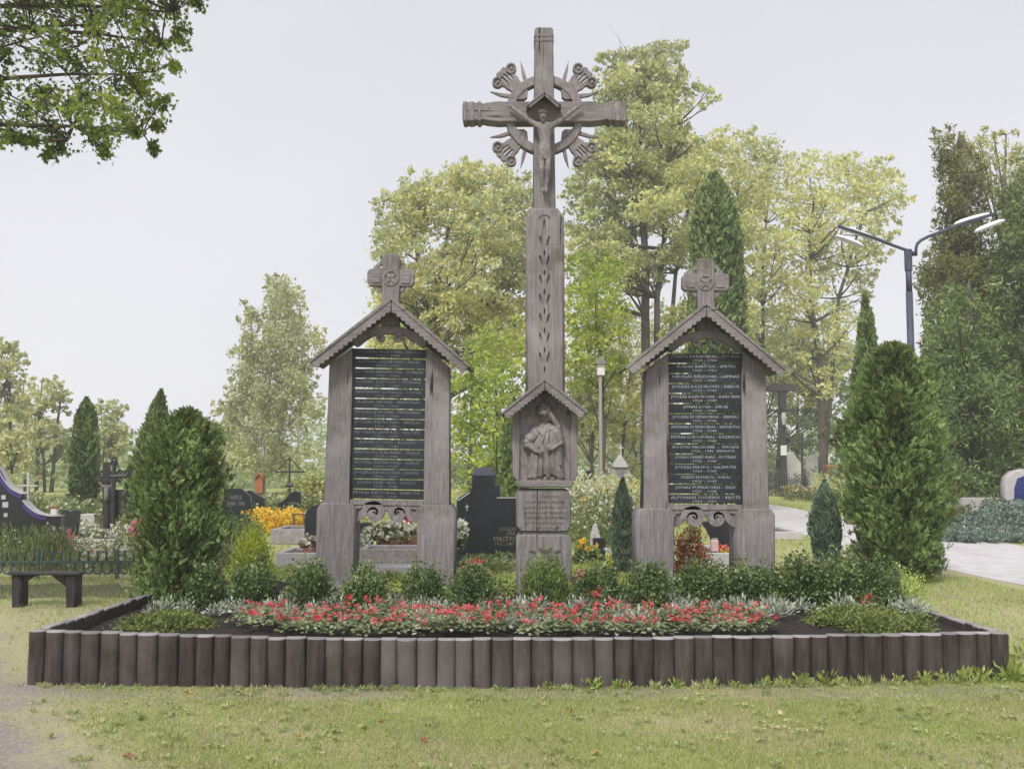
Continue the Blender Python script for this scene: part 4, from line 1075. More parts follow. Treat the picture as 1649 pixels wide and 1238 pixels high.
tree('ash_tree', 'pale distant tree filling behind the left name board', 'tree', [[(640, 780, 7), (642, 640, 5), (650, 520, 2)]], 64,
     [(590, 560), (640, 520), (720, 540), (760, 600), (750, 740), (600, 745), (575, 680)], M['birch_leaf'], M['bark'], 61, step=17, rr=(12, 20), depth=3, holes=[(620, 650, 9, 1)], keep=.85, per=50, lsize=.13, limbs=20, tw=.36)
tree('ash_tree', 'pale distant tree filling between the cross and the right name board', 'tree', [[(1025, 780, 7), (1020, 640, 5), (1010, 520, 2)]], 66,
     [(900, 560), (950, 500), (1060, 480), (1100, 560), (1090, 740), (905, 745), (890, 660)], M['birch_leaf'], M['bark'], 62, step=17, rr=(12, 20), depth=3, holes=[(990, 690, 9, 1), (930, 700, 10, 1)], keep=.85, per=50, lsize=.13, limbs=20, tw=.36)
tree('ash_tree', 'pale distant tree low behind the tall maple and the roadside cross', 'tree', [[(1250, 780, 7), (1255, 640, 5), (1250, 560, 2)]], 64,
     [(1190, 560), (1250, 520), (1330, 560), (1400, 540), (1410, 700), (1380, 745), (1210, 745), (1180, 660)], M['pale_leaf'], M['bark'], 63, step=18, rr=(11, 19), depth=3, holes=[(1290, 640, 14, 1), (1345, 670, 14, 1)], keep=.7, per=46, lsize=.13, limbs=20, tw=.36)
tree('lime_tree', 'bright lime green tree low behind the cross pillar', 'tree',
     [[(800, 790, 9), (802, 700, 7), (798, 600, 3)]],
     33, [(738, 560), (770, 520), (850, 500), (852, 620), (848, 700), (845, 790), (760, 800), (728, 780), (722, 650)],
     M['lime_bright'], M['bark'], 15, step=22, rr=(12, 24), depth=2.5, holes=[(745, 690, 8, 1)], keep=1, per=190, lsize=0.08, limbs=20, tw=.36)
tree('lime_tree', 'lime green tree between the cross pillar and the right name board', 'tree',
     [[(975, 790, 9), (972, 700, 7), (965, 560, 5), (960, 460, 2)]],
     36, [(905, 420), (960, 400), (1010, 430), (1020, 520), (1012, 600), (980, 640), (915, 640), (902, 540)],
     M['lime_bright'], M['bark'], 16, step=18, rr=(14, 25), depth=2.5, holes=[(950, 590, 14, 1), (985, 560, 8, 1.2), (925, 430, 8, .8)], keep=1, per=130, lsize=0.085, limbs=24, tw=.36)
tree('rowan_tree', 'olive green tree low between the cross and the right name board, dark stems', 'tree',
     [[(952, 790, 6), (955, 690, 5), (945, 600, 3)], [(1000, 790, 6), (1005, 690, 5), (1015, 600, 3)]],
     44, [(910, 600), (960, 570), (1035, 580), (1040, 700), (1010, 720), (930, 715), (905, 690)],
     M['olive'], M['bark'], 17, step=17, rr=(12, 20), depth=2, holes=[(940, 650, 9, 1.4), (1000, 650, 8, 1.4), (975, 610, 8, .8)], keep=0.95, per=150, lsize=0.09, limbs=20, tw=.22)
tree('rowan_tree', 'olive green tree behind the plaques of the right name board', 'tree',
     [[(1130, 790, 8), (1134, 700, 7), (1130, 560, 4)]],
     38, [(1060, 500), (1130, 470), (1210, 500), (1235, 600), (1220, 720), (1160, 745), (1080, 730), (1050, 620)],
     M['olive'], M['bark'], 18, step=24, rr=(13, 24), depth=2.5, holes=[(1115, 620, 7, 1), (1170, 560, 7, 1)], keep=0.85, per=120, lsize=0.11, limbs=24, tw=.24)
tree('rowan_tree', 'yellow-green tree behind the roadside cross at right', 'tree',
     [[(1282, 775, 6), (1284, 680, 5), (1290, 580, 3)]],
     66, [(1232, 520), (1290, 500), (1370, 520), (1378, 600), (1372, 690), (1320, 690), (1240, 680), (1228, 620)],
     M['maple_green'], M['bark'], 19, step=18, rr=(12, 21), depth=2.5, holes=[(1285, 640, 14, 1), (1340, 650, 12, 1), (1310, 600, 8, 1), (1360, 570, 8, 1)], keep=0.88, per=46, lsize=0.15, limbs=24, tw=.22)
# birches at the left
tree('birch_tree', 'tall pale birch group with white stems left of the left name board', 'tree',
     [[(424, 770, 7), (430, 640, 6), (437, 560, 5), (448, 470, 3), (450, 445, 1)], [(412, 770, 6), (408, 640, 5), (404, 540, 4), (400, 490, 2)], [(478, 770, 5), (484, 660, 4), (486, 560, 3), (484, 500, 1)]],
     52, [(425, 440), (470, 438), (492, 470), (502, 520), (530, 530), (526, 560), (505, 590), (528, 640), (520, 720), (500, 760), (380, 765), (358, 700), (355, 640), (372, 600), (362, 560), (384, 545), (380, 500), (372, 490), (400, 478), (424, 490)],
     M['birch_leaf'], M['birch_bark'], 21, step=12, rr=(8, 17), depth=2.2, holes=[(500, 560, 9, 1.6), (392, 520, 6, 1.5), (470, 700, 14, 1.5), (505, 690, 16, 1.6), (490, 735, 14, 1), (398, 560, 4, 1.5)], keep=0.92, per=120, lsize=0.095, limbs=70, droop=0.7, twigs=7, tw=.22)
tree('birch_tree', 'small pale birch just right of the conical thuja at left', 'tree',
     [[(362, 775, 4), (366, 700, 3), (372, 640, 1.5)]],
     62, [(340, 650), (372, 630), (392, 660), (400, 740), (340, 760), (325, 700)],
     M['birch_leaf'], M['birch_bark'], 22, step=12, rr=(7, 13), depth=2, keep=0.7, per=110, lsize=0.13, limbs=20, droop=0.4, tw=.24)
tree('alder_tree', 'bushy grey-green tree at the left picture edge above the curved black gravestone', 'tree',
     [[(18, 800, 7), (16, 700, 5), (14, 600, 3)]],
     44, [(-60, 560), (-20, 540), (20, 538), (44, 570), (42, 620), (52, 660), (40, 740), (20, 790), (-50, 790), (-70, 650)],
     M['birch_leaf'], M['bark'], 23, step=15, rr=(11, 20), depth=2, holes=[(30, 690, 9, 1.3), (8, 650, 6, 1)], keep=0.85, per=130, lsize=0.10, limbs=24, tw=.24)
tree('pine_tree', 'group of slim dark-stemmed pines left of the column thuja', 'tree',
     [[(58, 800, 5), (60, 700, 5), (68, 615, 2)], [(82, 800, 6), (90, 700, 5), (100, 620, 2)], [(40, 800, 5), (42, 700, 4), (38, 620, 2)], [(72, 800, 4), (66, 700, 4), (60, 640, 2)]],
     56, [(28, 625), (60, 605), (88, 600), (112, 625), (118, 700), (108, 770), (30, 775), (22, 700)],
     M['birch_leaf'], M['bark'], 24, step=12, rr=(8, 15), depth=2, holes=[(72, 740, 10, 1.6), (50, 690, 6, 1.5), (98, 745, 6, 2)], keep=0.8, per=110, lsize=0.12, limbs=36, tw=.22)
tree('birch_tree', 'pale round-headed birch right of the column thuja', 'tree',
     [[(180, 800, 4), (178, 720, 3.5), (182, 660, 1.5)], [(166, 800, 3), (168, 700, 2.5), (164, 660, 1)]],
     54, [(150, 650), (180, 638), (205, 650), (216, 680), (210, 735), (190, 770), (155, 760), (146, 700)],
     M['birch_leaf'], M['bark'], 25, step=12, rr=(8, 16), depth=1.8, holes=[(196, 735, 8, 1)], keep=0.72, per=120, lsize=0.12, limbs=26, tw=.24)

# conifers of the background
def at(px, Y, z=0): p = W(px, 800, Y); return (p.x, p.y, z)
COL = [(0, .82), (.15, .95), (.4, 1), (.65, .92), (.82, .74), (.93, .45), (1, .06)]
CONE = [(0, 1.0), (.2, .96), (.45, .8), (.7, .52), (.88, .27), (1, .03)]
def H_(py, Y): return W(824, py, Y).z
def prof(P, r): return [(a, b * r) for a, b in P]
conifer('column_thuja', 'dark columnar thuja at far left, blunt tip against the sky', 'conifer', at(134, 33), H_(640, 33), prof(COL, 22 * MP(33)), M['thuja_mid'], 31, 5200, 0.17, group='column conifers')
conifer('cone_thuja', 'tall pointed thuja behind the bushy thuja at left', 'conifer', at(238, 25), H_(628, 25), prof(CONE, 44 * MP(25)), M['thuja_mid'], 32, 7500, 0.15, group='column conifers', lean=0.25)
conifer('column_thuja', 'tall dark green columnar thuja rising behind the right ridge cross', 'conifer', at(1158, 31), H_(278, 31), prof([(0, .8), (.3, .95), (.6, 1), (.8, .9), (.9, .68), (.96, .42), (1, .06)], 46 * MP(31)), M['thuja_mid'], 33, 15000, 0.21, group='column conifers', lumps=.08)
conifer('column_thuja', 'light green thuja peeping over the big thuja beside the lamp', 'conifer', at(1402, 27), H_(470, 27), prof(CONE, 40 * MP(27)), M['thuja'], 34, 5200, 0.19, group='column conifers')
conifer('column_thuja', 'narrow green conifer between gravestone and carved niche', 'conifer', at(828, 27), H_(640, 27), prof(COL, 24 * MP(27)), M['globe'], 35, 4000, 0.16)
def shaggy(label, px, Y, poly, mat, seed, lsize, step, rr, holes=(), keep=.97, per=250):
    tree('spruce_tree', label, 'conifer', [[(px, 800, 16), (px, 600, 12), (px, min(b for a, b in poly) + 12, 3)]], Y, poly, mat, M['bark'], seed, step=step, rr=rr, depth=2.2, holes=holes, keep=keep, per=per, lsize=lsize, flat=.75, limbs=30, twigs=9, droop=.5, tw=.3, wr=.3)
shaggy('olive-brown tall ragged conifer at right behind the lamp pole', 1545, 32, [(1500, 210), (1530, 200), (1555, 235), (1590, 240), (1585, 300), (1600, 380), (1625, 500), (1630, 700), (1600, 815), (1500, 815), (1475, 640), (1490, 520), (1470, 440), (1500, 380), (1512, 300), (1500, 260)], M['conifer_brown'], 36, .082, 14, (13, 24), [(1520, 340, 9, 1.3), (1495, 470, 8, 1), (1560, 330, 8, .8)])
shaggy('tall dark green ragged conifer at the right picture edge', 1640, 30, [(1605, 300), (1640, 270), (1680, 300), (1740, 500), (1760, 845), (1560, 845), (1560, 640), (1585, 560), (1575, 470), (1600, 400)], M['thuja_dark'], 37, .08, 14, (14, 26))
shaggy('low spreading dark conifer at right behind the pale path', 1560, 28, [(1480, 560), (1500, 470), (1540, 440), (1590, 480), (1640, 560), (1655, 700), (1640, 850), (1490, 850), (1470, 690)], M['thuja_mid'], 38, .072, 13, (14, 24))
shaggy('loose pale conifer top at far right above the lamp heads', 1620, 42, [(1545, 215), (1580, 205), (1640, 210), (1700, 230), (1700, 400), (1640, 380), (1600, 330), (1570, 300)], M['olive'], 39, .12, 15, (10, 18), keep=.85, per=110)
conifer('dwarf_spruce', 'small bluish conical conifer left of the big right-hand thuja', 'conifer', at(1328, 14.6), H_(772, 14.6), prof([(0, .5), (.25, .8), (.45, 1), (.65, .88), (.85, .5), (1, .04)], 26 * MP(14.6)), M['blue_conifer'], 40, 5200, 0.07, up=1.5, lumps=.08, w=.09)
conifer('dwarf_spruce', 'small bluish conifer against the left foot of the right name board', 'conifer', at(1003, 13.6), H_(768, 13.6), prof([(0, .5), (.25, .8), (.45, 1), (.65, .88), (.85, .5), (1, .04)], 20 * MP(13.6)), M['blue_conifer'], 41, 3600, 0.065, up=1.5, lumps=.1, w=.09)
# the two big thujas beside the bed
conifer('thuja_tree', 'bushy dark green thuja at the left end of the flower bed', 'thuja', (-3.22, 9.95, BZ - .02), 1.86, [(0, .29), (.12, .31), (.35, .33), (.6, .34), (.78, .32), (.88, .26), (.95, .17), (1, .06)], M['thuja'], 42, 10500, 0.088, lumps=.36, up=0.75, w=.075, inner=.5, lean=.06)
conifer('thuja_tree', 'large plump green thuja right of the memorial, taller than the lamp base', 'thuja', (5.22, 14, 0), H_(552, 14), [(0, .36), (.08, .46), (.25, .54), (.42, .60), (.62, .56), (.8, .47), (.92, .34), (.98, .2), (1, .08)], M['thuja'], 43, 20000, 0.115, lumps=.30, up=0.65, w=.075, inner=.5)

# maple bough hanging in from the left
def near_maple():
    rg = np.random.default_rng(77); Y = 9.0
    base = (-8.6, 9.5, 0)
    root = empty('maple_tree', base, 'overhanging maple boughs in the upper left corner, trunk outside the picture', 'tree')
    poly = [(-700, -500), (-100, -560), (260, -420), (380, -160), (330, 0), (305, 25), (318, 60), (285, 85), (300, 135), (262, 130), (300, 170), (285, 190), (255, 205), (258, 245), (235, 250), (215, 215), (195, 250), (160, 262), (150, 240), (120, 245), (100, 268), (75, 240), (55, 225), (20, 235), (5, 215), (-60, 260), (-300, 240), (-600, 100)]
    cl = fill_clumps(rg, poly, Y, 30, (16, 30), 1.2, [(22, 65, 14, 1.6), (50, 110, 14, 1.3), (38, 150, 8, 1), (120, 22, 9, .8), (95, 55, 10, .5), (215, 42, 15, .7), (130, 105, 7, .7), (60, 175, 9, .6), (160, 65, 6, .8), (125, 155, 6, .8), (205, 155, 7, .8)], 0.74)
    tb = MB(); tr = [Vector((-8.6, 9.5, -.1)), Vector((-8.55, 9.5, 2)), Vector((-8.4, 9.45, 4)), Vector((-8.1, 9.3, 6.5)), Vector((-8.0, 9.3, 9))]
    tb.tube(tr, [.34, .27, .24, .18, .08], 10); tb.build('trunk', M['bark'], root, smooth=True)
    lb = MB(); mains = []
    for e, s in (((60, 60), 3.6), ((200, 120), 4.2), ((280, 20), 5.2), ((110, 225), 3.4), ((-100, -200), 6), ((150, -200), 6.5), ((20, 210), 3.2), ((230, 215), 3.9), ((260, 70), 4.8), ((150, 40), 4.6)):
        a = tr[1].lerp(tr[3], (s - 2) / 4.5 if s < 6.5 else 1); p = branch_path(rg, a, W(e[0], e[1], Y), wob=.03, n=9, lift=-.4)
        lb.tube(p, list(np.linspace(.06, .008, 9)), 6); mains += [(q, .03) for q in p[3:]]
    LV = []; star = []
    for k in range(10):           # five-lobed leaf
        a = 2 * PI * k / 10 + PI / 2; r = (1.0 if k == 0 else .92 if k in (2, 8) else .62 if k in (4, 6) else 0.3) if k % 2 == 0 else .42
        star.append((r * math.sin(a), r * math.cos(a), -0.12 * r * r))
    star = np.array(star); P = []; Uu = []
    for c, r in cl:
        m = min(mains, key=lambda t: (t[0] - c).length + rg.random() * .5)
        p = branch_path(rg, m[0], c + Vector((0, 0, -r * .6)), wob=.08, n=5, lift=-.3); lb.tube(p, [.008, .007, .006, .004, .003], 4, cap=False)
        out = (c - m[0]).normalized() if (c - m[0]).length > .01 else Vector((1, 0, 0))
        for k in range(4):
            e = c + Vector(rg.normal(size=3)) * r * .65 + Vector((out.x * r * .8, 0, -r * .5)); q = branch_path(rg, p[3], e, n=4)
            lb.tube(q, [.005, .004, .003, .002], 3, cap=False)
            for t in range(24):
                w = q[1 + t % 3] + Vector(rg.normal(size=3)) * r * .34; P.append(w + Vector((0, 0, -.02))); d = Vector(rg.normal(size=3)) * .55 + out * .5 + Vector((0, 0, -.9)); Uu.append(d)
    lb.build('branches', M['bark'], root, smooth=True)
    P = np.array(P); Uu = unit(np.array(Uu)); n = len(P); S = 0.033 * rg.uniform(.55, 1.2, n)
    V, _ = scatter((star, np.array([[0, 1, 2, 3]])), P, Uu, rnd_dirs(rg, n), S)
    Fc = np.arange(10 * n).reshape(n, 10)
    put('crown', mesh_from('crown', V, Fc), M['maple_near'], root)
near_maple()

# distant wood closing the horizon
rg = np.random.default_rng(51)
def wood_band(name, label, Y, x0, x1, hfun, n, size, mat, seed):
    g = np.random.default_rng(seed); xs = g.uniform(x0, x1, n); h = hfun(xs)
    z = h * g.random(n) ** .8; P = np.stack([xs, Y + g.normal(size=n) * 4, z], 1)
    U = rnd_dirs(g, n); s = size * g.uniform(.5, 1.4, n)
    V, Fc = quads(P, U, rnd_dirs(g, n), s, s * .6, .3)
    o = put(name, mesh_from(name, V, Fc), mat); tag(o, label, 'wood', kind='stuff')
wood_band('distant_wood', 'pale wood along the horizon', 105, -75, 80, lambda x: 3.6 + 1.6 * np.sin(x * .23) + 1.3 * np.sin(x * .61 + 1) + .9 * np.sin(x * 1.7), 26000, 0.30, M['pale_leaf'], 1)
wood_band('distant_thicket', 'thicket of bushes at the far side of the graveyard', 70, -45, 52, lambda x: 1.7 + .7 * np.sin(x * .5) + .5 * np.sin(x * 1.3 + 2) + .4 * np.sin(x * 3.1) + 2.2 * np.exp(-((x - 6) / 9) ** 2), 34000, 0.16, M['pale_leaf'], 2)

# ================================================================ BED PLANTING
SH = [(338, 9.8, 34, 76, 0), (408, 9.6, 38, 92, 1), (500, 9.5, 41, 90, 2), (588, 9.3, 38, 88, 0), (686, 9.75, 36, 78, 1), (764, 9.5, 44, 80, 2), (964, 9.6, 40, 82, 1), (1040, 9.45, 44, 88, 0), (1132, 9.8, 46, 84, 2), (1208, 9.7, 42, 84, 1), (1284, 9.75, 47, 92, 0), (1352, 9.7, 48, 96, 2), (1414, 9.7, 42, 88, 1)]
ORD = ['in front of the bushy thuja, leftmost of the row', 'below the golden round conifer, second from the left', 'left of the left foot of the left name board', 'between the two feet of the left name board', 'at the right foot of the left name board', 'below the black cross gravestone, red blossoms over it',
       'just right of the foot of the tall cross', 'at the left foot of the right name board', 'between the two feet of the right name board', 'at the right foot of the right name board', 'left of three merging at the right end of the row', 'middle of three merging at the right end of the row', 'rightmost of the row, below the big thuja']
protos = {}
def shrub_proto(v):
    return bush('box_shrub', 'x', 'shrub', (0, -30 - v, 0), .25, .52, M['box'], 200 + v, 5200, 0.017, 'dark evergreen shrubs along the foot of the memorial', ry=.25, upright=.5)
for i, (px, Y, rw, hpx, v) in enumerate(SH):
    if v not in protos: protos[v] = o = shrub_proto(v)
    else: o = copy_tree(protos[v])
    Y -= .22; p = W(px, 900, Y); o.location = (p.x, Y, BZ - .01); s = rw * 1.08 * MP(Y) / .25
    o.scale = (s, s, hpx * 0.98 * MP(Y) / .52); o.rotation_euler = (0, 0, i * 1.3)
    o['label'] = 'dark green box shrub ' + ORD[i]
bush('globe_conifer', 'soft light green rounded conifer at the foot of the tall cross', 'shrub', (W(877, 900, 9.75).x, 9.75, BZ), .255, .48, M['globe'], 220, 5200, 0.017, upright=1.2, wr=.4, ry=.24)
for px, Y, rx, rz, sd, lab in ((270, 8.45, .40, .13, 1, 'flat yellow-green juniper in the left corner of the bed'), (1352, 8.6, .30, .16, 2, 'flat green juniper at the right of the bed, left of two'), (1425, 8.25, .40, .20, 3, 'flat yellow-green juniper at the right corner of the bed')):
    p = W(px, 900, Y); bush('creeping_juniper', lab, 'juniper', (p.x, Y, BZ - .01), rx, rz, M['juniper'], 230 + sd, 5200, 0.018, 'creeping junipers in the bed corners', upright=.1, wr=.35, ry=rx * .8)
def zone(px):
    return 'left of the left name board' if px < 510 else 'in front of the left name board' if px < 735 else 'in front of the tall cross' if px < 1010 else 'in front of the right name board' if px < 1250 else 'by the right-hand junipers'
# begonias and silver-leaved plants
def begonia(v):
    g = np.random.default_rng(300 + v)
    root = empty('begonia_plant', (0, -30, 0), 'red-flowered begonia massed in the front of the bed', 'flower', 'red begonias in the bed')
    n = 54; a = g.random(n) * 2 * PI; r = .12 * np.sqrt(g.random(n)); P = np.stack([r * np.cos(a), r * np.sin(a) - 30, .03 + .10 * (1 - (r / .13) ** 2) * g.uniform(.5, 1.1, n)], 1)
    U = np.stack([np.cos(a), np.sin(a), g.normal(size=n) * .4], 1); V, Fc = quads(P, U, np.stack([-np.sin(a), np.cos(a), g.normal(size=n) * .4], 1), g.uniform(.014, .028, n), g.uniform(.010, .018, n), .3)
    put('foliage', mesh_from('foliage', V, Fc), M['beg_leaf'], root)
    k = 4; a = g.random(k) * 2 * PI; r = .11 * np.sqrt(g.random(k)); c = np.stack([r * np.cos(a), r * np.sin(a) - 30, .12 + .03 * g.random(k)], 1)
    P = np.repeat(c, 5, 0) + g.normal(size=(k * 5, 3)) * .009; s = g.uniform(.008, .015, k * 5); V, Fc = quads(P, rnd_dirs(g, k * 5) + [0, 0, .2], rnd_dirs(g, k * 5), s, s * .8, .4)
    put('blossoms', mesh_from('blossoms', V, Fc), M['red'], root)
    return root
def silver(v):
    g = np.random.default_rng(320 + v)
    n = 90; a = g.random(n) * 2 * PI; el = g.uniform(.1, 1.3, n); d = np.stack([np.cos(a) * np.cos(el), np.sin(a) * np.cos(el), np.sin(el)], 1); l = g.uniform(.05, .14, n)
    P = d * l[:, None] + [0, 0, .02]; V, Fc = quads(P, d, rnd_dirs(g, n), g.uniform(.018, .032, n), g.uniform(.006, .010, n), .3)
    o = put('silver_leaf_plant', mesh_from('silver_leaf_plant', V, Fc), M['silver'])
    return tag(o, 'silver-leaved plant in the row behind the red begonias', 'plant', 'silver-leaved plants in the bed')
bp = [begonia(v) for v in range(4)]; sp = [silver(v) for v in range(3)]
g = np.random.default_rng(9); used = set(); cnt = 0
for j, Y in enumerate(np.arange(7.84, 9.1, .15)):
    for x in np.arange(-3.1, 3.3, .155):
        xx = x + g.normal() * .03; yy = Y + g.normal() * .03
        px = 824.5 + F * xx / yy
        lo = 395 + 0 * yy; front = 7.84 + .22 * max(0, (520 - px) / 120) + .25 * max(0, (px - 1180) / 60)
        if yy < front or yy > 8.82 or px < lo or px > 1235: continue
        if g.random() < .13: continue
        v = int(g.integers(0, 4)); 
        o = bp[v] if v not in used else copy_tree(bp[v]); used.add(v); cnt += 1
        o.location = (xx, yy, BZ); s = g.uniform(.9, 1.25); o.scale = (s, s, s * g.uniform(.7, 1.1)); o.rotation_euler = (0, 0, g.random() * 6.28)
        o['label'] = 'red begonia ' + ('in the front rows' if yy < 8.35 else 'in the middle rows' if yy < 8.6 else 'in the back rows') + ' ' + zone(px)
used = set()
SP = [(250, 8.95), (270, 9.0), (300, 9.05), (350, 8.95), (375, 9.1), (395, 9.0), (430, 8.95), (445, 9.15), (465, 9.05), (492, 9.1), (510, 9.0), (525, 9.15), (545, 9.05), (625, 9.0), (640, 9.15), (662, 9.1), (680, 9.2), (705, 9.15), (720, 9.05), (740, 9.2), (800, 9.15), (830, 9.05), (845, 9.2), (865, 9.1), (925, 9.1), (940, 9.2), (990, 9.05), (1010, 9.15), (1075, 9.15), (1090, 9.05), (1110, 9.2), (1150, 9.1), (1170, 9.2), (1195, 9.05), (1215, 9.15), (1235, 9.0), (1250, 9.1), (1290, 9.05), (1350, 9.1), (1370, 9.0), (1440, 9.0), (1455, 9.1), (1470, 8.9), (1480, 9.0), (1245, 8.7), (1262, 8.8), (1225, 8.75), (410, 8.6), (430, 8.45), (470, 8.55), (560, 8.3), (600, 8.75), (700, 8.6), (780, 8.7), (905, 8.75), (960, 8.5), (1000, 8.3), (1080, 8.6), (1040, 8.1), (850, 8.15), (740, 8.15), (1140, 8.2), (930, 8.1), (680, 8.2)]
SP += [(float(g.uniform(430, 1220)), float(g.uniform(8.05, 8.85))) for _ in range(12)]
for i, (px, Y) in enumerate(SP):
    v = i % 3; o = sp[v] if v not in used else sp[v].copy()
    if v in used: C.objects.link(o)
    used.add(v); p = W(px, 900, Y); o.location = (p.x, Y + g.normal() * .03, BZ); s = g.uniform(.75, 1.15); o.scale = (s, s, s * g.uniform(.9, 1.2)); o.rotation_euler = (0, 0, g.random() * 6.28)
    o['label'] = 'silver-leaved plant ' + ('behind' if Y > 8.85 else 'among') + ' the red begonias ' + zone(px)
for i, (px, Y, r, h, nf, lab) in enumerate(((765, 9.95, .16, .40, 22, 'taller red-flowering bush behind the box shrub below the black gravestone'), (932, 9.9, .08, .30, 9, 'single red geranium right of the foot of the tall cross'), (1400, 9.05, .07, .17, 8, 'red geranium between the right junipers'), (1382, 8.7, .06, .15, 6, 'red geranium low on the right juniper'), (960, 9.25, .15, .2, 20, 'taller clump of red flowers in front of the shrub right of the cross'))):
    p = W(px, 900, Y); bush('geranium', lab, 'flower', (p.x, Y, BZ), r, h, M['beg_leaf'], 250 + i, 500, .02, flowers=(M['red'], nf, .024, True))

# ================================================================ LAWN AND WEEDS
def lawn():
    g = np.random.default_rng(17)
    def field(n, x0, x1, y0, y1, l, w, mat, name, dens=None):
        P = np.stack([g.uniform(x0, x1, n), g.uniform(y0, y1, n), np.zeros(n)], 1)
        k = np.ones(n, bool)
        def fy(x): return 7.62 - 0.14 * (1 - ((x + 0.2) / 3.6) ** 2) + np.maximum(0, x) * .035 - .07
        inbed = (P[:, 0] > -3.62) & (P[:, 0] < 3.85 - (P[:, 1] - 7.6) * .05) & (P[:, 1] > fy(P[:, 0])) & (P[:, 1] < 11.8)
        k &= ~inbed; k &= ~((P[:, 0] > 6.4) & (P[:, 0] < 10.0) & (P[:, 1] > 8))
        # thin where the earth is trodden
        d = np.abs((P[:, 0] + 3.15) * .845 + (P[:, 1] - 6.7) * .535)
        patch = .5 + .5 * np.sin(P[:, 0] * 2.3 + 1.7 * np.sin(P[:, 1] * 1.9)) * np.sin(P[:, 1] * 2.7 + 1.3 * np.sin(P[:, 0] * 1.4 + 2))
        pr = np.clip((d - .15) / .5, .05, 1) * np.clip(.35 + patch, 0, 1)
        pr *= np.where((P[:, 1] > 7.1) & (P[:, 1] < 7.55) & (np.abs(P[:, 0]) < 3.6), .55, 1)
        if dens is not None: pr = pr * dens(P)
        k &= g.random(n) < pr
        P = P[k]; n = len(P)
        L = l * g.uniform(.5, 1.3, n); a = g.random(n) * 2 * PI; tilt = g.uniform(.15, .95, n)
        D = np.stack([np.cos(a) * np.sin(tilt), np.sin(a) * np.sin(tilt), np.cos(tilt)], 1); S = np.stack([-np.sin(a), np.cos(a), np.zeros(n)], 1)
        V = np.empty((n, 3, 3)); ww = w * g.uniform(.7, 1.3, n)[:, None]
        V[:, 0] = P - S * ww; V[:, 1] = P + S * ww; V[:, 2] = P + D * L[:, None]
        o = put(name, mesh_from(name, V.reshape(-1, 3), np.arange(3 * n).reshape(n, 3)), mat); tag(o, kind='stuff'); return o
    tag(field(330000, -3.9, 4.0, 5.0, 7.7, .026, .0022, M['grass'], 'grass'), 'short dry mown grass in front of the bed', 'grass')
    tag(field(120000, -7.5, 7, 7.4, 14.5, .045, .004, M['grass_green'], 'grass', lambda P: (np.abs(P[:, 0]) > 3.4) * np.where(P[:, 0] > 0, 1, .5) + (P[:, 1] > 11.6) * 1.0), 'longer green grass either side of the bed', 'grass')
    tag(field(110000, -16, 24, 14.5, 40, .08, .010, M['grass_green'], 'grass'), 'grass among the graves behind the memorial', 'grass')
lawn()
def tufts():
    g = np.random.default_rng(23); P = []; U = []; S = []
    for k in range(620):
        x, y = g.uniform(-3.8, 4.0), 5.1 + 2.5 * g.random() ** 1.2
        d = abs((x + 3.45) * .845 + (y - 6.7) * .535)
        if d < .3 or y > 7.62 - .07 - .14 * (1 - ((x + .2) / 3.6) ** 2) + max(0, x) * .035: continue
        r = g.uniform(.015, .06); n = int(g.integers(10, 34)); flat = g.random() < .45
        a = g.random(n) * 6.28; q = r * np.sqrt(g.random(n))
        P.append(np.stack([x + q * np.cos(a), y + q * np.sin(a), np.full(n, .012) + g.random(n) * .015], 1))
        el = g.uniform(.05, .5, n) if flat else g.uniform(.5, 1.4, n); U.append(np.stack([np.cos(a) * np.cos(el), np.sin(a) * np.cos(el), np.sin(el)], 1)); S.append(g.uniform(.006, .012, n) if flat else g.uniform(.012, .024, n))
    for k in range(230):          # grass standing against the feet of the logs
        x = g.uniform(-3.6, 3.8); y = 7.62 - .14 * (1 - ((x + .2) / 3.6) ** 2) + max(0, x) * .035 - .10 - g.random() * .05
        n = int(g.integers(5, 22)); a = g.random(n) * 6.28; q = g.uniform(.01, .05) * np.sqrt(g.random(n)); hgt = g.uniform(.5, 1.4) * (1.3 if x > 1 else .8)
        el = g.uniform(.7, 1.5, n); s = g.uniform(.012, .03, n) * hgt
        P.append(np.stack([x + q * np.cos(a), y + q * np.sin(a) * .6, s * .8], 1)); U.append(np.stack([np.cos(a) * np.cos(el), np.sin(a) * np.cos(el), np.sin(el)], 1)); S.append(s)
    P = np.concatenate(P); U = np.concatenate(U); S = np.concatenate(S); W_ = np.where(U[:, 2] < .5, S * .7, S * .16)
    V, Fc = quads(P, U, rnd_dirs(g, len(P)), S, W_, .3)
    tag(put('clover', mesh_from('clover', V, Fc), M['clover']), 'small clover patches and grass tufts scattered in the front lawn', 'clover', kind='stuff')
tufts()
def weed(v):
    g = np.random.default_rng(400 + v); n = 34; a = g.random(n) * 2 * PI; el = g.uniform(.3, 1.35, n)
    d = np.stack([np.cos(a) * np.cos(el), np.sin(a) * np.cos(el), np.sin(el)], 1); l = g.uniform(.03, .12, n)
    V, Fc = quads(d * l[:, None], d, rnd_dirs(g, n), g.uniform(.02, .045, n), g.uniform(.006, .016, n), .35)
    o = put('weed', mesh_from('weed', V, Fc), M['grass_green'])
    return tag(o, 'leafy weed growing along the foot of the log border', 'weed', 'weeds along the log border')
wp = [weed(v) for v in range(4)]; used = set()
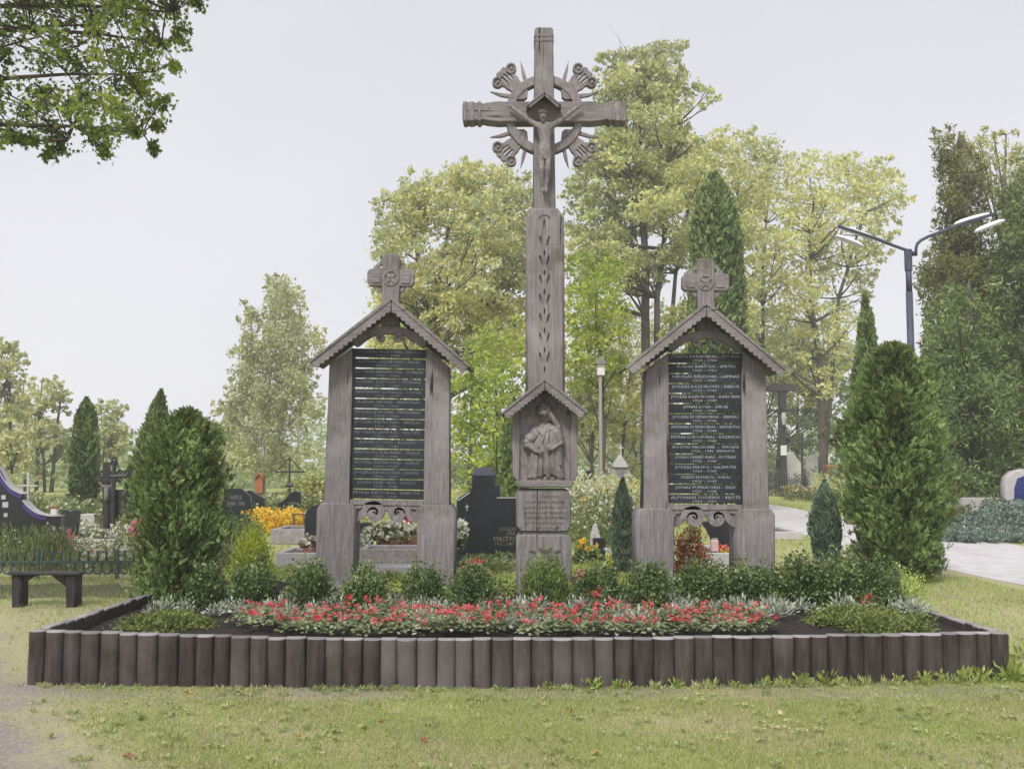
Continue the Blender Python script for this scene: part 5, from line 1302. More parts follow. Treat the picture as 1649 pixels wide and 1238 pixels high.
WPX = [(1245, 1090, .7), (1262, 1082, .9), (1280, 1094, .7), (1305, 1086, 1.0), (1318, 1096, .6), (1228, 1098, .6), (1420, 1086, .6), (1455, 1084, .8), (1470, 1092, .6), (1495, 1090, .7), (1515, 1080, 1.0), (1530, 1074, 1.0), (1545, 1082, .8), (1560, 1068, 1.3), (1578, 1074, 1.1), (1595, 1080, .9), (1612, 1072, 1.0), (1630, 1080, .8), (1600, 1095, .6), (1380, 1098, .45), (945, 1090, .8), (960, 1102, .5), (990, 1104, .6), (1005, 1098, .5), (1050, 1100, .5), (1075, 1092, .6), (1090, 1102, .5), (880, 1106, .5), (895, 1110, .4), (1140, 1106, .5), (1180, 1102, .4), (1350, 1100, .5), (590, 1098, .3), (530, 1096, .3), (640, 1104, .35), (1645, 1062, 1.0), (510, 1112, .35), (1010, 1118, .4), (1545, 1098, .6), (1490, 1104, .5), (1200, 1112, .4)]
for i, (px, py, s) in enumerate(WPX):
    v = i % 4; o = wp[v] if v not in used else wp[v].copy()
    if v in used: C.objects.link(o)
    used.add(v); Y = GY(py); p = W(px, py, Y); o.location = (p.x, min(Y, front_y(p.x) - .1) if abs(p.x) < 3.7 else Y, 0); o.scale = (s, s, s * 1.1); o.rotation_euler = (0, 0, i * 2.1)
    o['label'] = ('tall' if s > .85 else 'small') + ' leafy weed at the foot of the log border ' + ('left of the middle' if px < 860 else 'right of the middle' if px < 1210 else 'towards its right end' if px < 1480 else 'round its right corner')
LF = [(302, 1118, .045, 'dry_leaf', 'pale yellow leaf lying on the grass at left in front of the bed'), (372, 1160, .03, 'dry_leaf', 'small buff leaf on the bare ground at left'), (615, 1166, .03, 'red_leaf', 'small orange leaf on the lawn left of centre'), (684, 1196, .045, 'red_leaf', 'reddish brown leaf on the lawn near the lower edge'), (480, 1190, .035, 'dry_leaf', 'buff leaf on the lawn left of the reddish one'), (918, 1149, .05, 'dry_leaf', 'pale long leaf on the lawn below the cross'), (960, 1218, .045, 'dry_leaf', 'yellowish leaf at the lower edge right of centre'), (208, 1222, .06, 'red_leaf', 'brown leaf litter at lower left'), (1206, 1054, .0, 'dry_leaf', ''), (1612, 1068, .05, 'red_leaf', 'brown leaf by the right end of the log border')]
for i, (px, py, s, mt, lab) in enumerate(LF):
    if not lab: continue
    Y = GY(py); p = W(px, py, Y); a = i * 1.7; s *= .7
    st = [(s * (1 if k % 2 == 0 else .55) * math.cos(2 * PI * k / 10 + a) * (1.3 if k == 0 else 1), s * .8 * (1 if k % 2 == 0 else .55) * math.sin(2 * PI * k / 10 + a), .006 + .012 * (k % 3)) for k in range(10)]
    V = [(0, 0, .004)] + st; Fc = [(0, 1 + k, 1 + (k + 1) % 10) for k in range(10)]
    me = mesh_from('fallen_leaf', [(v[0] + p.x, v[1] + Y, v[2] + .008) for v in V], Fc)
    tag(put('fallen_leaf', me, M[mt], off=(p.x, Y, 0)), lab, 'leaf', 'fallen leaves on the lawn')
#@@PART4
# ================================================================ GRAVES AND SMALL THINGS
def gr(Y):
    f = Y * ca - EYE * sa; u = -Y * sa - EYE * ca
    return 619 - F * u / f
def pz(poly, Y):
    g_ = gr(Y) + 1.5
    return [(x, g_ if y == 'G' else y) for x, y in poly]
def stone(name, label, cat, poly, Y, th, mat, bevel=0.012, group=None, part='slab'):
    poly = pz(poly, Y); xs = [p[0] for p in poly]
    b = W(sum(xs) / len(xs), 800, Y + th / 2); b.z = 0
    root = empty(name, b, label, cat, group)
    plate(part, [poly], Y, th, M[mat], root, bevel)
    return root
def bx(root, part, x0, x1, yt, yb, Y, th, mat, bevel=0.01):
    a = W(x0, yt, Y); b = W(x1, gr(Y) if yb == 'G' else yb, Y)
    return MB().box(a.x, b.x, Y, Y + th, min(a.z, b.z), max(a.z, b.z)).build(part, M[mat], root, bevel=bevel)
def block(name, label, cat, x0, x1, yt, Y, th, mat, bevel=0.015, group=None, part='block', yb='G'):
    b = W((x0 + x1) / 2, 800, Y + th / 2); b.z = 0
    root = empty(name, b, label, cat, group); bx(root, part, x0, x1, yt, yb, Y, th, mat, bevel); return root
def herb_patch(name, label, x0, x1, Y0, Y1, h, mat, n, leaf, seed, flowers=(), tall=0.0, cat='flowers', wr=.45, z0=0.0):
    """Loose planting over a patch of ground (pixel columns at the middle depth)."""
    g = np.random.default_rng(seed); Ym = (Y0 + Y1) / 2; k = max(8, n // 55)
    yy = g.uniform(Y0, Y1, k); px = g.uniform(x0, x1, k); cx = (px - 824.5) * yy / F; hh = h * g.uniform(.45, 1.15, k)
    i = g.integers(0, k, n); t = g.random(n)
    P = np.stack([cx[i] + g.normal(size=n) * .09 * (.5 + h), yy[i] + g.normal(size=n) * .10, hh[i] * t ** .7], 1)
    if x0 > 1480: P[:, 2] += [mound_z(a, b) for a, b in P[:, :2]]
    U = rnd_dirs(g, n) * (1 - tall) + np.array([0, 0, .3 + tall * 2]); s = leaf * g.uniform(.5, 1.3, n)
    V, Fc = quads(P, U, rnd_dirs(g, n), s, s * wr, .3)
    root = empty(name, (float((x0 + x1) / 2 - 824.5) * Ym / F, Ym, 0), label, cat, None, 'stuff')
    put('foliage', mesh_from('foliage', V, Fc), mat, root)['kind'] = 'stuff'; root.location.z = z0
    for q, (fm, fn, fs, lift) in enumerate(flowers):
        i = g.integers(0, k, fn); P = np.stack([cx[i] + g.normal(size=fn) * .13 * (.5 + h), yy[i] + g.normal(size=fn) * .12, hh[i] * g.uniform(.75, 1.1, fn) + lift], 1)
        if x0 > 1480: P[:, 2] += [mound_z(a, b) for a, b in P[:, :2]]
        P = np.repeat(P, 4, 0) + g.normal(size=(fn * 4, 3)) * fs * .4; s = fs * g.uniform(.5, 1, fn * 4); V, Fc = quads(P, rnd_dirs(g, fn * 4), rnd_dirs(g, fn * 4), s, s * .75, .4)
        put('blossoms', mesh_from('blossoms', V, Fc), M[fm], root)['kind'] = 'stuff'
    return root

M['pale_wood'] = surface('bleached_wood', [(0.3, (0.25, 0.21, 0.20)), (0.7, (0.44, 0.39, 0.38))], 0.85, (8, 8, 6), 4, 6, 0.2, 0.3)
# street lamp
def lamp():
    Y = 16.4; b = W(1474, 800, Y); b.z = 0; sc = MP(Y)
    root = empty('street_lamp', b, 'tall blue-grey street lamp with two arms of paired white heads beside the path', 'street lamp')
    def L(px, py, dy=0): return W(px, py, Y + dy)
    MB().tube([(b.x, Y, -.05), (b.x, Y, W(1474, 470, Y).z)], [.062, .055], 12).tube([(b.x, Y, W(1474, 470, Y).z), (b.x, Y, L(1474, 430).z)], [.048, .048], 12).build('pole', M['pole'], root, smooth=True, bevel=0)
    MB().tube([(b.x, Y, L(1474, 436).z), (b.x, Y, L(1474, 402).z)], .062, 12).build('sleeve', M['pole'], root)
    MB().tube([L(1475, 412), L(1475, 400), L(1477, 393), L(1483, 387), L(1495, 381), L(1520, 372), L(1555, 358), L(1600, 345, .1)], .026, 8).build('arm', M['pole'], root, smooth=True)
    MB().tube([L(1472, 412), L(1470, 407), L(1463, 404), L(1440, 396), L(1410, 384), L(1375, 372, .1), L(1350, 364, .1)], .026, 8).build('arm', M['pole'], root, smooth=True)
    def head(xa, ya, xb, yb, dy, wpx):
        a, c = L(xa, ya, dy), L(xb, yb, dy); ax = (c - a); ln = ax.length; ax.normalize(); up = Vector((-ax.z, 0, ax.x)); up = up if up.z > 0 else -up; sd = Vector((0, 1, 0))
        pf = [(0, .35), (.06, .7), (.2, .95), (.5, 1), (.8, .92), (.95, .6), (1, .2)]; m = MB(); n = 12; w = wpx * sc
        for t, r in pf:
            for k in range(n):
                an = PI * k / (n - 1); m.v.append(tuple(a + ax * ln * t + sd * math.cos(an) * w * r + up * math.sin(an) * w * .62 * r))
        for j in range(len(pf) - 1):
            for k in range(n - 1): m.f.append((j * n + k, j * n + k + 1, (j + 1) * n + k + 1, (j + 1) * n + k))
        m.f.append(tuple(range(n))); m.f.append(tuple(reversed(range((len(pf) - 1) * n, len(pf) * n)))); 
        hd = m.build('lamp_head', M['lamp_white'], root, smooth=True)
        m = MB()
        for t, r in pf:
            for k in range(n):
                an = PI * k / (n - 1); m.v.append(tuple(a + ax * ln * t + sd * math.cos(an) * w * .93 * r - up * math.sin(an) * w * .28 * r - up * .004))
        for j in range(len(pf) - 1):
            for k in range(n - 1): m.f.append((j * n + k, j * n + k + 1, (j + 1) * n + k + 1, (j + 1) * n + k))
        m.f.append(tuple(range(n))); m.f.append(tuple(reversed(range((len(pf) - 1) * n, len(pf) * n))))
        for j in range(len(pf) - 1): m.f.append((j * n, (j + 1) * n, (j + 1) * n + n - 1, j * n + n - 1))
        m.build('lamp_glass', M['lamp_glass'], hd, smooth=True)
    head(1537, 362, 1594, 345, .28, 9); head(1570, 374, 1618, 355, -.22, 9); head(1408, 385, 1352, 366, .28, 8.5); head(1390, 398, 1345, 380, -.22, 8.5)
lamp()

# bench
def bench():
    Y = 11.5; b = W(70, 950, Y); b.z = 0
    root = empty('garden_bench', b, 'dark low wooden bench on the worn grass at left', 'bench')
    def pp(poly, y, th, mat, part, bev=.008): plate(part, [poly], y, th, M[mat], root, bev)
    bx(root, 'seat_plank', 12, 129, 921, 926, Y - .02, .13, 'dark_wood_h'); bx(root, 'seat_plank', 12, 130, 921.2, 926.2, Y + .125, .13, 'dark_wood_h')
    g_ = gr(Y)
    for xa, xb in ((18, 33), (105, 121)): pp([(xa, 926), (xb, 926), (xb - 1, g_ + 2), (xa + 1, g_ + 2)], Y + .02, .20, 'dark_wood', 'leg')
    for o in ([(33, 926), (58, 926), (33, 941)], [(82, 926), (105, 926), (105, 944)]): pp(o, Y + .08, .05, 'dark_wood_h', 'brace')
bench()

# low ornamental iron fence
def fence():
    Y = 14.3; b = W(110, 900, Y); b.z = 0
    root = empty('grave_fence', b, 'low green-black iron fence of hoops and stubby pickets behind the bench', 'fence')
    def L(px, py): return W(px, py, Y)
    for i in range(26):
        x = -62 + 14.6 * i
        if x > 300: break
        pts = [L(x + 7.0 * math.cos(a), 915 - 8.5 * math.sin(a)) for a in np.linspace(PI * 1.0, PI * 2, 8)]
        pts = [L(x - 6.5, 905)] + pts + [L(x + 6.5, 905)]
        MB().tube(pts, .013, 6).build('hoop', M['green_iron'], root, smooth=True)
        MB().tube([L(x, 903), L(x, 892), L(x, 888), L(x, 885.5)], [.016, .016, .026, .006], 6).build('picket', M['green_iron'], root, smooth=True)
        MB().tube([L(x + 7.3, 905), L(x + 7.3, 912)], [.03, .012], 6).build('collar', M['green_iron'], root)
    bx(root, 'rail', -70, 315, 902, 906, Y - .012, .024, 'green_iron', .002)
    for x in (-69, 60, 188, 313): bx(root, 'fence_post', x - 1.5, x + 1.5, 884, 'G', Y - .02, .04, 'green_iron', .003)
fence()

# the curved black gravestone at the left edge
r = stone('curved_gravestone', 'black gravestone at the left edge, top falling in two curves edged with a painted violet sheen', 'gravestone', [(-90, 690), (-40, 715), (-5, 752), (8, 774), (20, 788), (36, 796), (37, 806), (48, 818), (62, 827), (80, 831), (97, 831), (97, 'G'), (-90, 'G')], 16, .16, 'black')
mb = MB(); loc = lambda L: [(W(a, b, 16).x, W(a, b, 16).z) for a, b in L]
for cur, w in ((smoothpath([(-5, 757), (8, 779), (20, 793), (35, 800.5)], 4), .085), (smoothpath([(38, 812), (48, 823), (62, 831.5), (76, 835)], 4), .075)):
    MB().ribbon(loc(cur), [w * (1 - .5 * i / (len(cur) - 1)) for i in range(len(cur))], 15.985, 16.02).build('violet_sheen_band', M['violet'], r)  # bands that paint the violet sheen along the polished top
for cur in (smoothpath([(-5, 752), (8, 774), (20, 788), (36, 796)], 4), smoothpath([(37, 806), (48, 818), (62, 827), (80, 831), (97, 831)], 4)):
    MB().ribbon(loc([(a, b - .8) for a, b in cur]), .014, 15.97, 16.18).build('top_highlight_band', M['pale_stone'], r)  # pale strip painting the light on the stone's top surface
for a, b_, c, d in ((2, 797, 9, 804), (4, 808, 13, 817), (6, 826, 12, 832)): bx(r, 'pale_plate', a, c, b_, d, 15.985, .012, 'pale_stone', .001)
r = block('grave_lantern', 'small white and orange candle lantern on the end of the curved gravestone', 'lantern', 81, 91, 818, 16.05, .07, 'white_stone', yb=830)
bx(r, 'lantern_lid', 80, 92, 815.5, 818, 16.04, .09, 'orange_wood', .004)
r = stone('gravestone', 'small black gravestone leaning behind the curved one at left', 'gravestone', [(98, 820), (127, 822), (120, 'G'), (102, 'G')], 20, .12, 'black'); 
r = block('stone_wall', 'low grey granite slab left of the black wooden crosses', 'stone slab', 127, 152, 828, 26, .5, 'pale_stone')
def hedge():
    g = np.random.default_rng(61); Y = 22; a, b = W(124, 848, Y), W(168, 848, Y); n = 2600
    P = np.stack([g.uniform(a.x, b.x, n), g.uniform(Y - .15, Y + .2, n), g.uniform(.02, a.z, n)], 1); s = .03 * g.uniform(.6, 1.2, n)
    root = empty('clipped_hedge', ((a.x + b.x) / 2, Y, 0), 'short clipped dark hedge beside the black cross at left', 'hedge')
    V, Fc = quads(P, rnd_dirs(g, n), rnd_dirs(g, n), s, s * .6, .3); put('foliage', mesh_from('foliage', V, Fc), M['box'], root)
hedge()
# black crosses at left
def grave_cross(name, label, cat, px, top, Y, wpx, bars, mat='iron', th=.09, figure=None, flare=0, group=None):
    b = W(px, 800, Y); b.z = 0; root = empty(name, b, label, cat, group)
    plate('upright', [pz([(px - wpx / 2, top), (px + wpx / 2, top), (px + wpx / 2 + flare, 'G'), (px - wpx / 2 - flare, 'G')], Y)], Y, th, M[mat], root, .006)
    for x0, x1, ya, yb in bars: plate('crossbar', [[(x0, ya), (x1, ya), (x1, yb), (x0, yb)]], Y - .012, th + .024, M[mat], root, .006)
    if figure:
        fx, fy, s, fm = figure; mb = MB(); q = lambda a, c, d=-.05: W(fx + a * s, fy + c * s, Y + d)
        mb.tube([q(0, -9), q(0, -5)], [.035, .03], 8); mb.tube([q(0, -4.5), q(0, 2), q(0, 6), q(-.4, 14), q(.2, 20)], [.05, .045, .05, .035, .02], 8)
        mb.tube([q(0, -4), q(-5, -7), q(-10, -10)], [.025, .02, .012], 6); mb.tube([q(0, -4), q(5, -7), q(10, -10)], [.025, .02, .012], 6)
        o = mb.build('carved_figure', M[fm], root, smooth=True)
    return root
r = grave_cross('wooden_cross', 'black wooden cross with a small carved figure, before the ornate iron cross at left', 'cross', 169.5, 744, 20.5, 8.5, [(151, 186, 771, 776), (161, 178, 803, 808)], 'dark_wood', .12, (171, 789, .9, 'wood_plain'))
mb = MB()
def iron_ornate():
    Y = 24.5; b = W(184, 800, Y); b.z = 0; root = empty('iron_cross', b, 'ornate black iron cross with trefoil ends behind the wooden cross at left', 'cross')
    L = lambda a, c: W(a, c, Y)
    MB().tube([(b.x, Y, 0), L(184, 745)], .045, 8).build('upright', M['iron'], root); MB().tube([L(163, 767), L(205, 766)], .05, 8).build('crossbar', M['iron'], root)
    for cx, cy in ((184, 745), (204, 766), (164, 767)):
        m = MB(); 
        for dx, dy in ((0, -5), (-4.5, 1), (4.5, 1)): m.tube([L(cx + dx * .4 + 3.4 * math.cos(a), cy + dy + 3.4 * math.sin(a)) for a in np.linspace(0, 2 * PI, 9)], .028, 5)
        m.build('trefoil', M['iron'], root)
    for sx in (-1, 1):
        for sy in (-1, 1): MB().tube([L(184 + sx * 4, 766 + sy * 3), L(184 + sx * 9, 766 + sy * 10), L(184 + sx * 13, 766 + sy * 7), L(184 + sx * 10, 766 + sy * 4)], .035, 5).build('scroll', M['iron'], root)
    bx(root, 'base_slab', 176, 206, 788, 'G', Y + .1, .12, 'black')
iron_ornate()
block('grave_slab', 'small grey slab beside the white flowers at left', 'stone slab', 186, 212, 886, 17.2, .4, 'pale_stone', yb='G')
stone('grey_cross', 'thin pale cross between the pines at far left', 'cross', [(43, 760), (46, 760), (46, 780), (60, 781), (60, 783.5), (46, 783.5), (47, 'G'), (42, 'G'), (43, 783), (28, 783), (28, 780.5), (43, 780)], 34, .08, 'pale_stone', .004)

# middle left group
r = stone('gravestone', 'broad black gravestone with a cut upper right corner behind the golden round conifer', 'gravestone', [(360, 787), (388, 786), (403, 800), (404, 838), (402, 'G'), (360, 'G')], 24.5, .16, 'black')
cpt = W(380, 806, 24.49); build_text(r, "VAITKUS\nJONAS  ONA", cpt.x, cpt.z, 24.495, .14, .42, M['letter_dim'], .003)
r = stone('gravestone', 'black gravestone with a sloping right shoulder just behind the broad one', 'gravestone', [(392, 791), (402, 789), (425, 803), (424, 'G'), (392, 'G')], 27, .18, 'black')
r = stone('gravestone', 'black gravestone swept down to the left beside the braced iron cross', 'gravestone', [(445, 812), (456, 806), (466, 795), (474, 790), (484, 793), (483, 'G'), (445, 'G')], 27.5, .16, 'black')
r = stone('gravestone', 'dark gravestone with curved shoulder half hidden by the left foot of the left name board', 'gravestone', [(491, 'G'), (490, 838), (492, 824), (500, 815), (522, 809), (540, 812), (540, 'G')], 18, .2, 'black')
r = grave_cross('iron_cross', 'tall thin iron cross with a slanting brace left of the left name board', 'cross', 466, 736, 29, 2.6, [(443, 490, 758.5, 761)], 'iron', .05)
for a, b_ in (((466, 738), (443, 760)), ((466, 738), (490, 760))): MB().tube([W(*a, 29), W(*b_, 29)], .016, 6).build('brace', M['iron'], r)
MB().tube([W(460, 781, 28.95), W(472, 781, 28.95)], .06, 8).build('wreath', M['iron'], r)
b = W(417, 800, 33); b.z = 0
r = empty('wooden_shrine', b, 'small orange-brown roofed wooden shrine on a post left of the iron cross', 'shrine')
bx(r, 'box', 411, 423, 768, 794, 33, .25, 'orange_wood'); bx(r, 'post', 414, 420, 794, 'G', 33.06, .12, 'orange_wood')
plate('roof', [[(408, 769), (417, 761), (426, 769), (424, 770), (417, 764), (410, 770)]], 32.93, .4, M['orange_wood'], r, .003)
def grave_box(name, label, x0, x1, yt, Y, depth, mat, kerb=.12, fill='plot_soil', group=None):
    """A kerbed grave: four kerb stones with earth between them."""
    a, b_ = W(x0, yt, Y), W(x1, yt, Y); h = a.z; X0, X1 = a.x, b_.x
    root = empty(name, ((X0 + X1) / 2, Y + depth / 2, 0), label, 'grave', group)
    MB().box(X0, X1, Y, Y + kerb, 0, h).build('kerb', M[mat], root, bevel=.01); MB().box(X0, X1, Y + depth - kerb, Y + depth, 0, h).build('kerb', M[mat], root, bevel=.01)
    MB().box(X0, X0 + kerb, Y + kerb + .002, Y + depth - kerb - .002, 0, h - .003).build('kerb', M[mat], root, bevel=.01); MB().box(X1 - kerb, X1, Y + kerb + .002, Y + depth - kerb - .002, 0, h - .003).build('kerb', M[mat], root, bevel=.01)
    MB().box(X0 + kerb, X1 - kerb, Y + kerb, Y + depth - kerb, 0, h - .05).build('earth', M[fill], root)
    return root
grave_box('kerbed_grave', 'grey concrete grave box left of the left name board, in front of the marigolds', 436, 492, 852, 20.3, 1.3, 'concrete')
grave_box('kerbed_grave', 'low pale kerbed grave just left of the left foot of the left name board', 444, 520, 890, 15.9, 1.2, 'pale_stone', .08)
grave_box('kerbed_grave', 'grey concrete grave box seen between the feet of the left name board', 578, 676, 884, 16.0, .85, 'concrete', .09)
grave_box('kerbed_grave', 'long low kerb in front of the grave box between the left feet', 560, 662, 912, 14.8, .35, 'pale_stone', .06)
grave_box('kerbed_grave', 'pale kerbed grave seen between the feet of the right name board', 1128, 1200, 890, 14.9, 1.4, 'pale_stone', .08)
grave_box('kerbed_grave', 'low pale kerbed grave on the grass right of the right name board', 1238, 1292, 856, 21.5, 2.2, 'pale_stone', .12)
grave_box('kerbed_grave', 'kerbed grave before the dark conifers beyond the path', 1545, 1622, 801, 26, 1.8, 'pale_stone', .15)
grave_box('kerbed_grave', 'kerbed grave beside the black wooden cross at left', 122, 215, 868, 19.2, 1.2, 'pale_stone', .09)
b = W(637, 880, 17.1); b.z = 0
r = empty('wooden_planter', b, 'brown plank planter of pale begonias seen between the feet of the left name board', 'planter')
for i in range(3): bx(r, 'plank', 606, 676, 862 + i * 6.6, 868.2 + i * 6.6, 17.1, .05, 'brown_plank', .004)
bx(r, 'plank', 606, 676, 862, 882, 17.6, .05, 'brown_plank', .004); bx(r, 'stand', 607, 675, 882, 'G', 17.2, .3, 'concrete')
bush('begonia_bush', 'bushy pale-leaved begonias overflowing the brown planter', 'flower', (W(632, 866, 17.35).x, 17.35, W(632, 868, 17.35).z), .52, .30, M['herb'], 501, 1700, .035, flowers=(M['white_petal'], 150, .045, False), ry=.3)
bush('flower_cluster', 'bright pink flowers behind the pale begonias in the left gateway', 'flower', (W(648, 850, 18.3).x, 18.3, 0), .28, W(648, 829, 18.3).z, M['herb'], 502, 500, .04, flowers=(M['pink_petal'], 90, .05, True), ry=.2)
bush('begonia_bush', 'pale variegated bush against the inner side of the left foot', 'flower', (W(586, 880, 16.9).x, 16.9, 0), .22, .50, M['silver'], 503, 1300, .035, ry=.2)
stone('gravestone', 'low black gravestone behind the pale flowers in the left gateway', 'gravestone', [(570, 840), (600, 842), (600, 'G'), (568, 'G')], 18.9, .15, 'black')
bush('golden_conifer', 'round golden yellow-green dwarf conifer left of the left name board', 'shrub', (W(404, 880, 12.6).x, 12.6, 0), .28, W(404, 846, 12.6).z, M['golden'], 504, 9000, .020, upright=.9, wr=.4)
bush('round_shrub', 'small dark green round shrub behind the golden one', 'shrub', (W(395, 850, 19).x, 19, 0), .36, W(395, 826, 19).z, M['globe'], 505, 2600, .03, wr=.4)
herb_patch('marigold_bed', 'dense bed of yellow and orange marigolds left of the left name board', 412, 492, 22.6, 25, .44, M['yellow'], 3200, .035, 62, (('yellow', 420, .05, .02),))
b = W(481, 830, 21.9); b.z = 0
r = empty('grave_trellis', b, 'small brown wooden trellis at the right end of the marigold bed', 'trellis')
for a_ in (471, 488): bx(r, 'frame_post', a_, a_ + 3, 829, 'G', 21.9, .05, 'brown_plank', .004)
bx(r, 'frame_rail', 469, 493, 826.5, 829, 21.89, .06, 'brown_plank', .004)
b = W(499, 880, 16.3); b.z = 0
r = empty('flower_pot', b, 'rust red pot of pale flowers left of the left name board foot', 'flower pot'); MB().lathe((b.x, 16.3, 0), [(.07, 0), (.10, .10), (.12, .24), (.11, .27)], 14).build('pot', M['terracotta'], r, smooth=True)
bush('flower_cluster', 'pale pink blossoms in the rust red pot', 'flower', (b.x, 16.3, .26), .16, .20, M['rust'], 506, 260, .03, flowers=(M['white_petal'], 22, .05, False))
b = W(361, 870, 18); b.z = 0
r = empty('stone_vase', b, 'squat grey stone vase beside the bushy thuja', 'vase'); MB().lathe((b.x, 18, 0), [(.12, 0), (.16, .05), (.24, .12), (.26, .16), (.10, .19)], 14).build('vase_bowl', M['pale_stone'], r, smooth=True)
bush('flower_cluster', 'dark leafy plant in the squat grey vase', 'plant', (W(366, 850, 18.5).x, 18.5, .1), .17, .30, M['box'], 507, 300, .035)

# black cross-shaped gravestone behind the centre
r = stone('cross_gravestone', 'large black gravestone with a rising square top and sloping left shoulder behind the tall cross', 'gravestone', [(735, 'G'), (735, 806), (740, 800), (756, 790), (759, 784), (760, 767), (764, 753), (792, 752), (797, 767), (797, 782), (805, 780), (806, 801), (856, 801), (856, 'G')], 16.4, .22, 'black', .015)
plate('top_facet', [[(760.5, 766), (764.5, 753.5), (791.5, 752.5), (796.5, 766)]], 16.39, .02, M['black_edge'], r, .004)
plate('pale_edge', [[(800, 800.6), (852, 800.6), (852, 802), (800, 802)]], 16.39, .015, M['pale_stone'], r, 0)
plate('pale_edge', [[(737, 805), (756, 792), (757, 793.4), (738, 806.5)]], 16.39, .015, M['pale_stone'], r, 0)
for s_, px_, py_, sz, wd in (("JUOZAS", 818, 852, .085, 26), ("ONA", 822, 859, .08, 15), ("MASTYS", 812, 868, .11, 34), ("1905 - 1987", 812, 876, .07, 30)):
    c_ = W(px_, py_, 16.39); build_text(r, s_, c_.x, c_.z, 16.397, sz, wd * MP(16.4), M['letter_gold'], .002)
bx(r, 'plinth', 732, 860, 900, 'G', 16.28, .5, 'pale_stone', .01)
cs = W(752, 822, 16.39); MB().tube([cs, cs + Vector((0, 0, .10))], .008, 5).tube([cs + Vector((-.03, 0, .06)), cs + Vector((.03, 0, .06))], .008, 5).build('incised_cross', M['pale_stone'], r)
b = W(739, 880, 15.6); b.z = 0
r = empty('grave_vase', b, 'dark vase beside the black cross gravestone', 'vase'); MB().lathe((b.x, 15.6, 0), [(.07, 0), (.05, .08), (.09, .3), (.075, .34)], 12).build('vase_body', M['black'], r, smooth=True)
bush('lily_bunch', 'bunch of creamy white lilies over dark leaves beside the black cross gravestone', 'flower', (b.x, 15.6, .30), .13, .42, M['box'], 508, 420, .035, flowers=(M['white_petal'], 60, .055, True))
# right of the tall cross
r = stone('gravestone', 'low black gravestone with a round disc on it far behind the carved niche', 'gravestone', [(925, 765), (945, 768), (962, 768), (958, 776), (940, 779), (930, 781), (925, 'G'), (920, 'G'), (920, 765)], 33, .3, 'black')
plate('disc', [circ(948, 764, 7, 18)], 33.05, .18, M['black'], r, .01)
b = W(1000, 780, 29); b.z = 0
r = empty('lantern_monument', b, 'grey stone grave monument with a tented top and small cross', 'monument')
plate('body', [pz([(984, 'G'), (984, 762), (989, 752), (1011, 752), (1017, 762), (1017, 'G')], 29)], 29, .5, M['concrete'], r, .02); plate('tent_top', [[(986, 750), (997, 736), (1000, 732), (1003, 736), (1013, 750), (1011, 753), (989, 753)]], 28.93, .64, M['pale_stone'], r, .02)
plate('cross', [[(999, 733), (999, 722), (996, 722), (996, 720), (999, 720), (999, 716), (1001, 716), (1001, 720), (1004, 720), (1004, 722), (1001, 722), (1001, 733)]], 29.2, .05, M['pale_stone'], r, .003); bx(r, 'recess_panel', 993, 1007, 757, 772, 28.985, .02, 'letter_dim', .002)
b = W(968, 780, 31); b.z = 0
r = empty('shrine_pole', b, 'tall weathered shrine pole with a little roofed box far behind the right of the niche', 'shrine pole')
bx(r, 'pole', 964.5, 970.7, 604, 'G', 31, .17, 'pale_wood', .01); bx(r, 'shrine_box', 962, 974, 584, 604, 30.95, .26, 'white_stone', .01); plate('roof', [[(957, 586), (968, 573), (979, 586)]], 30.85, .45, M['wood_plain'], r, .01)
plate('cross', [[(966.6, 574), (966.6, 561), (961, 561), (961, 558.6), (966.6, 558.6), (966.6, 546), (969.4, 546), (969.4, 558.6), (975, 558.6), (975, 561), (969.4, 561), (969.4, 574)]], 37, .06, M['wood_plain'], r, .004)
bush('round_shrub', 'pale green rounded shrub behind the grey lantern monument', 'shrub', (W(1010, 760, 44).x, 44, 0), .95, W(1010, 727, 44).z, M['maple_green'], 509, 4200, .07, wr=.5)
herb_patch('flower_border', 'tangle of white and yellow-green flowers right of the tall cross', 918, 1030, 18.5, 24, .95, M['herb'], 9000, .038, 63, (('white_petal', 420, .035, .02), ('yellow', 60, .04, .02)), tall=.25)
herb_patch('flower_border', 'taller yellow-green shrubs and flowers beyond the tangle right of the cross', 915, 1032, 24.5, 31, 1.15, M['maple_green'], 8000, .055, 64, (('white_petal', 260, .05, .02),), tall=.3)
bush('flower_cluster', 'orange and yellow blooms over dark leaves right of the tall cross', 'flower', (W(944, 860, 16.4).x, 16.4, 0), .22, .40, M['box'], 510, 700, .035, flowers=(M['yellow'], 7, .07, True))
r = stone('stone_ornament', 'pale angular stone ornament among flowers right of the tall cross', 'ornament', [(950, 'G'), (951, 862), (955, 848), (959, 842), (963, 850), (968, 868), (970, 'G')], 17, .1, 'pale_stone'); bx(r, 'dark_base', 955, 975, 866, 'G', 16.9, .3, 'black', .01)
herb_patch('yellow_flowers', 'low yellow-leaved flowers left of the right name board foot', 985, 1030, 15.6, 17.5, .26, M['golden'], 1500, .028, 65, (('yellow', 60, .03, .01),))
r = stone('stone_slab', 'pale stone slab tilted beside the shrub right of the tall cross', 'stone slab', [(974, 886), (980, 884), (1006, 897), (1010, 900), (1010, 'G'), (1000, 'G'), (998, 903)], 14.3, .35, 'pale_stone', .006)
herb_patch('ground_cover', 'light green ground cover right of the foot of the tall cross', 915, 1020, 12.2, 15.4, .16, M['grass_green'], 5000, .022, 66, tall=.2)
herb_patch('ground_cover', 'light green ground cover between the left name board and the tall cross', 570, 835, 12.1, 14.4, .12, M['grass_green'], 7000, .022, 67, tall=.2)
